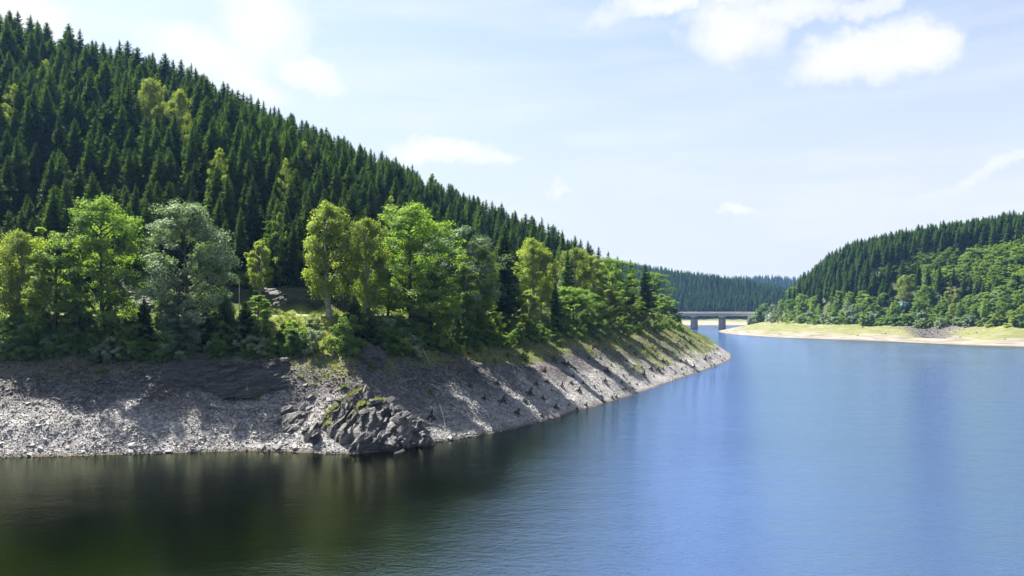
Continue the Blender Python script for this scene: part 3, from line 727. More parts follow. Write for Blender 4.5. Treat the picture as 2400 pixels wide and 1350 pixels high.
def scatter(name, P, rot, scl, vid, sources, label=None, cat=None, kind='stuff'):
    """one object that repeats the given pieces at its points"""
    me = bpy.data.meshes.new(name); n = len(P); me.vertices.add(n); me.vertices.foreach_set('co', np.asarray(P, np.float32).ravel())
    for nm, a in (('rot', rot), ('scl', scl)):
        at = me.attributes.new(nm, 'FLOAT_VECTOR', 'POINT'); at.data.foreach_set('vector', np.asarray(a, np.float32).ravel())
    at = me.attributes.new('vid', 'INT', 'POINT'); at.data.foreach_set('value', np.asarray(vid, np.int32))
    o = link(name, me); tag(o, label, cat, None, kind)
    g = bpy.data.node_groups.new(name, 'GeometryNodeTree'); g.is_modifier = True
    g.interface.new_socket('Geometry', in_out='INPUT', socket_type='NodeSocketGeometry'); g.interface.new_socket('Geometry', in_out='OUTPUT', socket_type='NodeSocketGeometry')
    N, L = g.nodes, g.links; gi = N.new('NodeGroupInput'); go = N.new('NodeGroupOutput'); jo = N.new('GeometryNodeJoinGeometry')
    def attr(nm, t): a = N.new('GeometryNodeInputNamedAttribute'); a.data_type = t; a.inputs['Name'].default_value = nm; return next(x for x in a.outputs if x.enabled and x.name == 'Attribute')
    ar, as_, av = attr('rot', 'FLOAT_VECTOR'), attr('scl', 'FLOAT_VECTOR'), attr('vid', 'INT')
    for sset in sources:
        for k, src in enumerate(sset):
            if src is None: continue
            oi = N.new('GeometryNodeObjectInfo'); oi.transform_space = 'ORIGINAL'; oi.inputs['Object'].default_value = src; oi.inputs['As Instance'].default_value = True
            cmp = N.new('FunctionNodeCompare'); cmp.data_type = 'INT'; cmp.operation = 'EQUAL'
            ii = [s for s in cmp.inputs if s.enabled and s.type == 'INT']; L.new(av, ii[0]); ii[1].default_value = k
            ip = N.new('GeometryNodeInstanceOnPoints'); L.new(gi.outputs[0], ip.inputs['Points']); L.new(cmp.outputs[0], ip.inputs['Selection']); L.new(oi.outputs['Geometry'], ip.inputs['Instance'])
            L.new(ar, ip.inputs['Rotation']); L.new(as_, ip.inputs['Scale']); L.new(ip.outputs[0], jo.inputs[0])
    L.new(jo.outputs[0], go.inputs[0])
    md = o.modifiers.new('scatter', 'NODES'); md.node_group = g
    return o

have = np.array([s is not None for s in SRC_CROWN])
def nearest_variant(v):
    return v if have[v] else int(np.where(have)[0][v % have.sum()])
rest = np.where(~single)[0]; vv = np.array([nearest_variant(v) for v in TV[rest]]); hh = np.array([SPR_H[v] for v in vv]); s = TH[rest] / hh
scatter('spruce_forest', np.stack([TX, TY, TZ], 1)[rest], np.stack([0 * s, 0 * s, TR[rest]], 1), np.stack([s * TW[rest], s * TW[rest], s], 1), vv, [SRC_CROWN, SRC_TRUNK],
        'dense dark spruce forest filling the left and right hills behind the front trees', 'forest')
# far hill and the hill behind it: a wood that reads as one mass
fx, fy = poisson(60, 560, 900, 1360, 5.4, 3); fd = sdist(fx, fy, SHORE_F, LAND_F); k = (fd > 50) & (fx / fy > .12) & (fx / fy < .42); fx, fy, fd = fx[k], fy[k], fd[k]; fz = h_far(fx, fy, fd)
gx, gy = poisson(600, 1000, 1950, 2350, 14, 4); k = (gx / gy > .29) & (gx / gy < .42); gx, gy = gx[k], gy[k]; gz = farther(gx, gy)
AX, AY, AZ = np.concatenate([fx, gx]), np.concatenate([fy, gy]), np.concatenate([fz, gz]); n = len(AX)
v6 = np.array([nearest_variant(v) for v in rng.integers(0, 6, n)]); s = rng.uniform(.6, .95, n) * np.where(AY > 1900, 1.5, 1)
scatter('far_spruce_wood', np.stack([AX, AY, AZ - .3], 1), np.stack([0 * s, 0 * s, rng.uniform(0, 6.28, n)], 1), np.stack([s * 1.15, s * 1.15, s], 1), v6, [SRC_CROWN],
        'bluish spruce wood covering the far hill behind the bridge', 'forest')
BCOLS = [(-99, 'at the left edge'), (90, 'under the lime maple'), (190, 'under the tall green tree'), (330, 'under the silvery tree'), (500, 'by the dwarf spruces'), (640, 'left of the sunlit grass'), (760, 'under the yellow-green birches'), (900, 'under the largest tree'), (1040, 'under the broad pale tree'), (1160, 'under the shore spruce'), (1230, 'under the tall round-topped birch'), (1320, 'under the point birches'), (1420, 'before the pointed spruce'), (1500, 'at the end of the point')]

# ---------------------------------------------------------------- broadleaved trees of the left shore (photo column, metres inland, top row, width)
LEFT_TREES = [
    ('birch0', 45, 21, 543, 128, 'pale yellowish-green birch at the left edge of the picture'),
    ('lime0', 130, 19.0, 548, 138, 'vivid lime-green maple beside the left edge birch'),
    ('green0', 238, 20.5, 474, 178, 'tall mid-green tree with pointed double top right of the lime maple'),
    ('green3', 182, 18.5, 640, 80, 'small green tree in front of the lime maple and tall tree'),
    ('grey0', 438, 20.5, 484, 205, 'wide silvery grey-green tree standing alone against the dark forest'),
    ('grey1', 425, 18, 690, 110, 'low grey-green tree under the wide silvery tree'),
    ('birch2', 608, 33, 564, 64, 'small narrow yellow-green birch above the road by the thin post'),
    ('green3', 606, 19.5, 688, 78, 'light green sapling below the small narrow birch'),
    ('birch1', 772, 24.6, 478, 128, 'yellow-green birch with bare dark trunk on the sunlit verge'),
    ('birch0', 858, 22.5, 514, 118, 'drooping yellow-green birch between bare-trunked birch and the largest green tree'),
    ('green0', 962, 21.5, 489, 185, 'largest bright green rounded tree in the middle of the shore'),
    ('grey1', 1075, 22.5, 535, 165, 'broad pale green tree leaning on the right of the largest tree'),
    ('green1', 1130, 20, 580, 90, 'dark green tree left of the tall shore spruce'),
    ('green3', 1085, 17.8, 610, 66, 'narrow fresh green sapling in front of the broad pale tree'),
    ('green1', 1010, 18.5, 640, 120, 'dark shaded tree under the largest rounded tree'),
    ('birch1', 1250, 24, 563, 100, 'tall yellow-green birch with rounded top right of the shore spruce'),
    ('birch2', 1239, 19, 680, 50, 'small round-topped birch below the tall yellow-green birch'),
    ('birch0', 1350, 27, 583, 85, 'yellow-green birch behind the dark spruce near the point'),
    ('birch2', 1388, 26, 598, 62, 'slim yellowish birch right of the dark spruce near the point'),
    ('green2', 1345, 20, 675, 90, 'rounded green tree low on the bank before the slim birch'),
    ('green3', 1205, 21, 640, 60, 'olive green tree between shore spruce and tall birch'),
    ('green2', 1440, 25, 608, 80, 'light green tree left of the pointed spruce on the point'),
    ('birch2', 1425, 21, 672, 66, 'bushy yellow-green birch under the light green tree'),
    ('green2', 1390, 20.5, 690, 70, 'small green tree in the thicket before the point'),
    ('green2', 1535, 30, 640, 60, 'green tree behind the last spruce of the point'),
    ('lime0', 1548, 24, 690, 52, 'light green shrubby tree at the end of the point'),
    ('green3', 1500, 20.5, 705, 52, 'round light green tree at the foot of the last spruces'),
    ('birch2', 1475, 20.5, 715, 58, 'yellow-green shrubby birch below the pointed spruce'),
    ('green2', 1562, 26, 700, 46, 'dark green bushy tree closing the point above the grass'),
    ('green3', 1580, 29, 722, 36, 'outermost small tree of the point beside the bridge'),
]
for kind, px, d, ty, w, lab in LEFT_TREES:
    w = w * 1.07 if px > 880 else w
    fit_tree(BR[kind], left_at(px, d), ty, w, {'birch': 'birch_tree', 'lime_': 'maple_tree'}.get(kind[:5], 'broadleaf_tree') if kind[:4] != 'lime' else 'maple_tree', lab)
for px, d, ty, w, lab in [(1182, 23, 520, 84, 'tall dark spruce standing on the shore right of the broadleaved group'), (1330, 24, 583, 66, 'dark spruce among birches on the shore before the point'),
                          (1302, 20, 655, 58, 'shorter dark spruce at the bank edge left of the small birches'), (1478, 25, 606, 62, 'pointed dark spruce standing free near the end of the point'),
                          (1511, 26, 618, 62, 'last dark spruce on the point with thin leader against the sky'), (125, 41, 430, 84, 'lone young spruce lit against the dark forest above the lime maple')]:
    x, y, z = left_at(px, d); v = int(rng.integers(0, 6)); h = ZC + (HY - ty) * y / F - z; ww = w / F * y / 2
    plant('spruce_tree', SPR_ALL[v], (x, y, z - .2), (ww / 3.7, ww / 3.7, h / 24), rng.uniform(0, 6), lab, 'spruce')
for px, ty, lab in [(1250, 506, 'skyline spruce left of the gap above the tall round-topped birch'), (1285, 520, 'spruce on the falling ridge above the shorter bank-edge spruce'), (1318, 536, 'spruce on the falling ridge left of the dark shore spruce'), (1348, 549, 'spruce on the falling ridge right above the dark shore spruce'), (1378, 562, 'spruce on the low end of the ridge above the slim yellowish birch'), (1403, 575, 'third last spruce of the ridge before the sky opens'), (1426, 586, 'second last spruce of the ridge before the sky opens'), (1447, 598, 'last spruce of the ridge where the skyline meets the point')]:
    x, y, z = left_at(px, 46); v = int(rng.integers(0, 6)); h = ZC + (HY - ty) * y / F - z
    plant('spruce_tree', SPR_ALL[v], (x, y, z - .3), (h / 24 * 1.15, h / 24 * 1.15, h / 24), rng.uniform(0, 6), lab, 'spruce')
for px, d, ty, w, lab in [(530, 18.5, 690, 70, 'small dark spruce on the bank edge left of its twin'), (575, 18.2, 705, 66, 'small dark spruce on the bank edge beside the light sapling'), (338, 19, 700, 58, 'young dark spruce under the gap between two big trees'),
                          (480, 18.5, 725, 60, 'little dark spruce on the bank right of the silvery tree'), (870, 18.5, 735, 62, 'little dark spruce at the bank edge below the drooping birch'), (830, 20, 690, 60, 'young dark spruce at the foot of the bare-trunked birch'), (655, 17.8, 770, 44, 'dwarf dark spruce at the rim of the rocky bank')]:
    x, y, z = left_at(px, d); h = ZC + (HY - ty) * y / F - z; ww = w / F * y / 2
    plant('young_spruce', SPR_YOUNG[int(rng.integers(0, 2))], (x, y, z - .2), (ww / 2.2, ww / 2.2, h / 8), rng.uniform(0, 6), lab, 'spruce')

for i, px in enumerate(np.arange(905, 1575, 46.0)):                   # second line closing the gaps of the shore trees
    x, y, z = left_at(px + rng.uniform(-8, 8), rng.uniform(24.5, 33)); kk = ['green2', 'green1', 'green3', 'birch0', 'grey1'][i % 5]; tone = {'gree': 'green', 'birc': 'yellow-green', 'grey': 'pale green'}[kk[:4]]
    ty = np.interp(px, [900, 1150, 1300, 1450, 1575], [600, 628, 640, 660, 705]) + rng.uniform(-14, 14)
    fit_tree(BR[kk], (x, y, z), ty, rng.uniform(62, 92) * np.interp(px, [900, 1575], [1.1, .62]), 'broadleaf_tree', f'{tone} tree in the second shore row, {col_of(px, BCOLS)}', 'tree', f'{tone} second line trees, {col_of(px, BCOLS)}')
# pale broadleaved trees standing inside the spruce forest
for px, ty, w, h, kind, lab in [(352, 186, 76, 17, 'birch0', 'bright yellow-green birch glowing among spruces high on the left hill'), (420, 212, 56, 17, 'birch1', 'slim bright birch right of the glowing birch among spruces'),
                                (105, 138, 30, 15, 'birch3', 'small pale birch tip high among the left edge spruces'), (235, 126, 26, 14, 'birch3', 'pale birch just under the skyline of the left hill'), (30, 196, 40, 16, 'birch3', 'dim yellowish birch at the left edge inside the forest'),
                                (512, 346, 46, 16, 'birch3', 'yellow-green birch top among spruces above the silvery tree'), (712, 330, 30, 15, 'birch3', 'pale birch top in the middle of the left forest'), (668, 370, 30, 15, 'birch3', 'second pale birch top left of the middle forest birch'),
                                (1012, 405, 26, 16, 'birch3', 'faint light tree just under the ridge in mid-picture'), (915, 458, 30, 15, 'birch3', 'faint birch in the forest above the largest shore tree'), (655, 492, 34, 15, 'green3', 'small yellowish tree at the dark forest edge above the narrow birch'),
                                (545, 232, 20, 15, 'birch3', 'tiny light birch tip below the ridge left of centre')]:
    fit_tree(BR[kind], hill_spot(px, ty, h), ty, w, 'birch_tree' if kind[0] == 'b' else 'broadleaf_tree', lab, rz=1.0)

# ---------------------------------------------------------------- bushes along the top of the left bank
def bush(kind, loc, w, h, label, group, name='bush'):
    meshes, H, R = BUSH[kind]; x, y, z = loc
    return plant(name, meshes, (x, y, z - .1), (w / R / 2, w / R / 2, h / H), rng.uniform(0, 6.28), label, 'bush', group, 'foliage')
for px in np.arange(-30, 1600, 17.0):
    d0 = 17.0
    for row in range(3):
        p = px + rng.uniform(-9, 9); d = d0 + row * 2.4 + rng.uniform(-1.0, 1.0)
        if 622 < p < 790 and (row > 0 or rng.random() < .7): continue                       # sunlit grass
        if 765 < p < 900 and row == 0 and rng.random() < .5: continue
        if rng.random() < .18: continue
        x, y, z = left_at(p, d)
        kk = str(rng.choice(['green0', 'green1', 'green0', 'grey0', 'lime0', 'birch0'], p=[.3, .25, .15, .1, .08, .12])) if p > 1100 else str(rng.choice(['green0', 'green1', 'grey0', 'birch0'], p=[.45, .3, .15, .1]))
        w = rng.uniform(2.0, 4.2); h = w * rng.uniform(.55, .95)
        tone = {'g': 'green', 'l': 'lime-green', 'b': 'yellow-green'}[kk[0]] if kk[:3] != 'gre' or kk[:5] == 'green' else 'greyish'
        size = 'wide' if w > 3.4 else 'small' if w < 2.6 else 'leafy'
        zone = col_of(p, BCOLS); rim = ('at the rim of the bare bank', 'on the bank top', 'by the road')[row]
        bush(kk, (x, y, z), w, h, f'{size} {tone} bush {rim} {zone}', f'{size} {tone} bushes {rim} {zone}')
for px in np.arange(60, 1180, 16.0):                                  # undergrowth between the road cut and the forest
    p = px + rng.uniform(-8, 8); d = rng.uniform(36, 45); w = rng.uniform(2.2, 4.2)
    if rng.random() < .25: plant('young_spruce', SPR_YOUNG[int(rng.integers(0, 2))], tuple(np.array(left_at(p, d)) - (0, 0, .2)), (.9, .9, rng.uniform(.7, 1.1)), rng.uniform(0, 6), f'young dark spruce at the forest edge behind the road, {col_of(p)}', 'spruce', f'young forest edge spruces, {col_of(p)}')
    else: bush('green0' if rng.random() < .6 else 'green1', left_at(p, d), w, w * rng.uniform(.5, .8), f'shaded bush at the forest edge behind the road, {col_of(p)}', f'forest edge bushes, {col_of(p)}')
for px, py, w, h, kind, lab in [(700, 822, 4.2, 3.8, 'green1', 'full green bush spilling over the rim left of the sunlit grass'), (812, 825, 5.2, 4.4, 'green0', 'big dark green bush beside the boulder under the birches'), (672, 790, 3.2, 2.4, 'lime0', 'light green shrub at the edge of the sunlit grass'),
                                (1228, 845, 1.6, 1.8, 'lime0', 'single small lime-green bush on the bare dark slope'), (1162, 790, 3.6, 4.0, 'lime0', 'light young conifer-like bush right of the central trees'), (735, 768, 2.6, 1.4, 'grey0', 'low fern-like bush on the sunlit verge'),
                                (1010, 800, 3.0, 2.2, 'green0', 'green bush at the head of the dark scree slope'), (1250, 800, 3.4, 2.4, 'green1', 'green bush above the single lime bush'), (15, 840, 3.4, 2.2, 'grey0', 'greyish bush at the left edge on the scree'), (945, 795, 4.0, 3.0, 'green1', 'sprawling green bush below the largest tree')]:
    bush(kind, ground_hit(px, py), w, h, lab, None)
for i, (px, py) in enumerate([(240, 872), (700, 842), (940, 820), (1010, 925), (808, 910), (870, 865), (1065, 838), (1100, 830), (1160, 850), (1190, 838), (330, 832), (390, 840), (280, 850), (600, 940), (1345, 865), (1240, 868), (1300, 845), (1400, 850), (1450, 830), (1500, 820)]):
    bush(str(rng.choice(['lime0', 'green0', 'birch0'])), ground_hit(px, py), rng.uniform(.7, 1.5), rng.uniform(.4, .9), 'tiny green plant rooted in the bare stony bank', 'tiny plants on the bank', 'weed')

# ---------------------------------------------------------------- right shore wood
RIGHT_TREES = [
    ('birch0', 2120, 60, 645, 44, 'pale tall birch in the middle of the right shore wood'), ('green1', 2168, 52, 670, 48, 'fresh green tree right of the pale tall birch'), ('yellow0', 2236, 58, 670, 32, 'yellow-leaved tree on the right shore'),
    ('green2', 2030, 54, 690, 34, 'green tree left of the teal shed'), ('birch2', 1988, 54, 700, 26, 'slim pale birch on the right shore left of centre'), ('green3', 1948, 52, 712, 26, 'small pale tree on the right shore near the nose'),
    ('birch1', 2310, 56, 685, 40, 'arched light green birch near the right edge'), ('green1', 2362, 54, 690, 44, 'broad green tree by the right edge of the picture'), ('green2', 2392, 58, 640, 50, 'tall green tree at the right edge'), ('birch2', 2345, 52, 705, 28, 'small birch before the broad right edge tree'),
    ('green2', 2075, 52, 722, 36, 'green tree before the left end of the teal shed'), ('green2', 2200, 50, 720, 40, 'dark green tree above the stone gully'), ('green2', 2150, 49, 725, 40, 'green tree left above the stone gully'), ('green1', 2262, 52, 700, 36, 'green tree under the yellow-leaved one'),
    ('green2', 1880, 50, 690, 30, 'round green tree on the nose of the right hill'), ('birch1', 1906, 52, 696, 26, 'pale birch on the nose of the right hill'), ('green2', 1852, 48, 702, 28, 'light green tree at the left end of the right wood'), ('birch2', 1830, 46, 702, 20, 'slender pale tree at the left end of the right wood'),
    ('grey0', 1812, 44, 715, 26, 'greyish tree beside the bridge end'), ('green2', 1790, 42, 712, 26, 'bushy green tree closest to the bridge'), ('green2', 1862, 60, 672, 28, 'green tree behind the nose of the right hill'), ('green3', 1775, 42, 722, 18, 'outermost small tree hiding the bridge end'),
    ('green2', 2106, 52, 728, 30, 'dark green tree before the right end of the teal shed'), ('green1', 2285, 50, 715, 34, 'bushy green tree between yellow tree and right edge'),
]
for kind, px, d, ty, w, lab in RIGHT_TREES:
    fit_tree(BR[kind], right_at(px, d), ty, w, 'birch_tree' if kind[:2] == 'bi' else 'broadleaf_tree', lab)
for px in np.arange(1880, 2410, 13.0):                                # second row of the shore wood
    for row in range(2):
        if rng.random() < .2: continue
        p = px + rng.uniform(-6, 6); d = 48 + 7 * row + rng.uniform(-2, 2); kk = str(rng.choice(['green2', 'green1', 'green3', 'birch1', 'grey1', 'lime0'], p=[.34, .2, .16, .12, .1, .08])); meshes, H, R = BR[kk]; h = rng.uniform(8, 13); w = h * rng.uniform(.24, .36)
        if abs(p - 2124) < 24: continue
        x, y, z = right_at(p, d); tone = {'gree': 'green', 'birc': 'yellow-green', 'grey': 'silvery', 'lime': 'lime-green'}[kk[:4]]; zone = col_of(p, [(1800, 'on the nose'), (1960, 'left of the teal shed'), (2070, 'around the teal shed'), (2150, 'above the gully'), (2250, 'right of the gully'), (2330, 'at the right edge')]); sz = 'tall' if h > 10.5 else 'low'
        plant('broadleaf_tree', meshes, (x, y, z - .3), (w / R, w / R, h / H), rng.uniform(0, 6), f'{sz} {tone} tree inside the right shore wood, {zone}', 'tree', f'{sz} {tone} shore wood trees, {zone}')
for px, d, ty in [(1803, 47, 694), (1850, 52, 668), (1872, 56, 655), (1782, 45, 702), (2250, 50, 690), (2060, 52, 690), (2330, 60, 640)]:
    x, y, z = right_at(px, d); h = ZC + (HY - ty) * y / F - z; v = int(rng.integers(0, 6))
    plant('spruce_tree', SPR_ALL[v], (x, y, z - .2), (h / 24 * .95, h / 24 * .95, h / 24), rng.uniform(0, 6), 'dark spruce standing among the broadleaved trees of the right shore', 'spruce', 'spruces in the right shore wood')
for px in np.arange(1762, 2420, 11.0):
    for row in range(2):
        p = px + rng.uniform(-5, 5); d = 41.5 + 3.5 * row + rng.uniform(-1.2, 1.2)
        if 2138 < p < 2245 and row == 0 and rng.random() < .75: continue
        if rng.random() < .12: continue
        kk = str(rng.choice(['green0', 'green1', 'grey0', 'birch0'])); w = rng.uniform(4.0, 8.5)
        zone = col_of(p, [(1700, 'beside the bridge end'), (1830, 'on the nose'), (1950, 'left of the teal shed'), (2060, 'below the teal shed'), (2135, 'above the stone gully'), (2245, 'below the yellow-leaved tree'), (2320, 'at the right edge')]); tone = {'gree': 'green', 'grey': 'greyish', 'birc': 'yellow-green'}[kk[:4]]; size = 'big' if w > 6.8 else 'round' if w > 5.2 else 'small'
        bush(kk, right_at(p, d), w, w * rng.uniform(.6, 1.0), f'{size} {tone} bush fringing the right beach {zone}', f'{size} {tone} beach bushes {zone}')
bush('white0', right_at(1805, 40), 7.5, 7.0, 'whitish flowering bush on the right shore near the bridge', None)
# the pale thicket half way up the right hill
qx, qy = poisson(250, 420, 380, 640, 6.0, 9); qd = sdist(qx, qy, SHORE_R, LAND_R); qz = h_right(qx, qy, False, qd); qpx, qpy = proj(qx, qy, qz + 5)
TCOLS = [(2000, 'at its left tip'), (2130, 'above the pale birch'), (2210, 'above the yellow-leaved tree'), (2290, 'right of the middle'), (2360, 'at the right edge')]
for i in np.where(thicket(qpx, qpy) & (qpx < 2430) & (qd > 60))[0][:170]:
    kk = ['green2', 'lime0', 'green3', 'green1'][int(rng.choice(4, p=[.30, .50, .12, .08]))]; meshes, H, R = BR[kk]; h = rng.uniform(6, 10.5); w = rng.uniform(3.2, 4.8)
    plant('thicket_tree', meshes, (qx[i], qy[i], qz[i] - .6), (w / R, w / R, h / H), rng.uniform(0, 6.28), f'bright green young tree of the thicket half up the right hill, {col_of(qpx[i], TCOLS)}', 'tree', f'young thicket on the right hill, {col_of(qpx[i], TCOLS)}')

# ---------------------------------------------------------------- stones, rock, stumps
def hull_mesh(name, pts, mat, smooth=False):
    bm = bmesh.new()
    for p in pts: bm.verts.new(p)
    r = bmesh.ops.convex_hull(bm, input=bm.verts)
    bmesh.ops.delete(bm, geom=[v for v in bm.verts if not v.link_faces], context='VERTS')
    bmesh.ops.recalc_face_normals(bm, faces=bm.faces)
    me = bpy.data.meshes.new(name); bm.to_mesh(me); bm.free(); me.materials.append(mat); return me
def stone_pts(seed, flat=.45):
    r = np.random.default_rng(seed); p = r.uniform(-1, 1, (13, 3)); p = p / (np.abs(p) ** 2.6).sum(1, keepdims=True) ** (1 / 2.6) * .5; p *= np.array([1.0, r.uniform(.55, .85), flat * r.uniform(.7, 1.3)]); return p
STONE = [hull_mesh('stone', stone_pts(300 + i, .42), M['stone']) for i in range(6)]
GSTONE = [hull_mesh('gully_stone', stone_pts(320 + i, .5), M['gully_stone']) for i in range(3)]

def slope_normal(x, y, hf=h_left, e=.6):
    q = hf(np.array([x + e, x - e, x, x]), np.array([y, y, y + e, y - e])); return Vector((-(q[0] - q[1]) / (2 * e), -(q[2] - q[3]) / (2 * e), 1)).normalized()
def lay(x, y, rz, tilt=.25, upright=0.0):
    n = slope_normal(x, y); n = (n + Vector((0, 0, upright))).normalized(); n = (n + Vector(rng.normal(0, tilt, 3))).normalized()
    return (n.to_track_quat('Z', 'Y') @ Euler((0, 0, rz)).to_quaternion()).to_euler()
SRC_ST = [None] * 6
BIG = [(38, 897, 1.1), (65, 893, .9), (90, 896, .8), (240, 900, .7), (65, 947, 1.0), (508, 957, 1.2), (616, 952, 1.1), (730, 937, 1.5), (725, 960, 1.2), (365, 965, .8), (388, 1005, 1.1), (806, 918, .9), (143, 862, .8), (953, 874, .8), (395, 1062, 1.1), (305, 1062, .9), (70, 1068, 1.2), (560, 1030, .8), (180, 985, .9), (310, 1046, 1.1),
       (650, 1049, 1.6), (690, 1052, 1.3), (615, 1051, 1.2), (760, 936, .9), (780, 945, .8), (1056, 1030, 1.2), (1100, 1025, .9), (1010, 985, 1.2), (1030, 1000, 1.1), (1060, 950, .9), (940, 1050, .9), (300, 930, .7), (160, 1050, .9), (480, 880, .8), (715, 905, 1.0), (770, 905, .9), (600, 905, .7), (560, 885, .8), (130, 1020, 1.0), (110, 1005, .9), (90, 1000, 1.0), (105, 1035, 1.1), (75, 1045, .9), (95, 1055, 1.0), (60, 1060, .8)]
for i, (px, py, s) in enumerate(BIG):
    s *= .74
    x, y, z = ground_hit(px, py); v = i % 6
    zone = 'on the left scree bank' if px < 500 else 'around the slate outcrops' if px < 900 else 'right of the big outcrop'
    wl_ = 'big pale stone at the waterline' if py > 1020 else 'big loose grey stone'
    o = link('loose_stone', STONE[v], None, (x, y, z + .10 * s), lay(x, y, rng.uniform(0, 6.28), .15), (s * 1.15, s * 1.15, s * 1.1)); tag(o, f'{wl_} {zone}', 'stone', f'{wl_} {zone}')
    if SRC_ST[v] is None: SRC_ST[v] = o
# scree: uncountable small slate pieces
r2 = np.random.default_rng(5)
def scree_points(n, xa, xb, ya, yb, dens):
    x = r2.uniform(xa, xb, n); y = r2.uniform(ya, yb, n); d = sdist(x, y, SHORE_L, LAND_L); k = (d > -.2) & (d < 18.5) & (r2.random(n) < dens(x, y, d)); return x[k], y[k], d[k]
parts = [scree_points(150000, -72, 6, 84, 124, lambda x, y, d: np.interp(d, [0, 12, 18.5], [1, .8, .12]) * (.55 + .45 * sstep(-.3, .3, fbm(x / 3, y / 3, 71, 2)))),
         scree_points(110000, 0, 70, 100, 265, lambda x, y, d: np.interp(d, [0, 12, 18.5], [.8, .6, .05]) * np.interp(x, [0, 12, 40, 70], [1, .6, .25, .12]))]
sx, sy, sd = (np.concatenate(a) for a in zip(*parts)); n = len(sx); szz = h_left(sx, sy)
size = np.exp(r2.normal(np.log(.135), .42, n)) * np.interp(sx, [-10, 10, 60], [1, .85, 1.05]) * (1 + .5 * sstep(.1, .6, fbm(sx / 4, sy / 4, 73, 2))); size = np.clip(size, .09, .75)
scatter('scree', np.stack([sx, sy, szz + size * .05], 1), r2.normal(0, .55, (n, 3)) * np.array([1, 1, 0]) + np.stack([0.45 + 0 * sx, 0 * sx, r2.uniform(0, 6.28, n)], 1), size[:, None] * np.array([[1.25, 1.1, 1.0]]), r2.integers(0, 6, n), [SRC_ST],
        'grey slate scree covering the bare bank of the left shore', 'scree')
# gully stones of the right shore
SRC_G = []
for i, (px, py, s) in enumerate([(2170, 775, 2.2), (2195, 770, 2.0), (2215, 768, 1.8)]):
    x, y, z = ground_hit(px, py, h_right, 350, 560, .5); o = link('gully_stone', GSTONE[i], None, (x, y, z + .2), (0, 0, i), (s, s, s)); tag(o, 'large dark stone in the stone gully of the right beach', 'stone', 'large stones of the gully'); SRC_G.append(o)
gx = r2.uniform(175, 275, 60000); gy = r2.uniform(355, 480, 60000); gd = sdist(gx, gy, SHORE_R, LAND_R)
gm = np.clip(np.exp(-((gx - .5445 * gy) / (5 + .35 * np.maximum(gd - 10, 0))) ** 2), 0, 1) * sstep(12, 18, gd) * (1 - sstep(44, 48, gd)); k = r2.random(len(gx)) < gm * .55; gx, gy = gx[k], gy[k]; n = len(gx); sz = np.exp(r2.normal(np.log(.42), .4, n))
scatter('gully_rubble', np.stack([gx, gy, h_right(gx, gy) + .05], 1), r2.normal(0, .5, (n, 3)) + np.stack([0 * gx, 0 * gx, r2.uniform(0, 6.28, n)], 1), np.repeat(sz[:, None], 3, 1), r2.integers(0, 3, n), [SRC_G], 'dark rubble filling the gully on the right beach', 'rubble')

for i, (px, py, s) in enumerate([(2010, 791, 1.4), (2067, 787, 1.5), (2075, 786, 1.3), (2022, 772, 1.6), (2095, 765, 1.2), (2185, 789, 1.5), (2355, 800, 1.2), (2290, 785, 1.4), (1900, 790, 1.3), (1830, 788, 1.2), (2250, 795, 1.3)]):
    x, y, z = ground_hit(px, py - 4, h_right, 350, 640, .5); o = link('beach_stone', GSTONE[i % 3], None, (x, y, z + .1), (0, 0, i * 1.3), (s, s * .8, s)); zone = 'left of the gully' if px < 2140 else 'right of the gully'
    tag(o, f'small dark stone lying on the pale right beach {zone}', 'stone', f'dark beach stones {zone}')

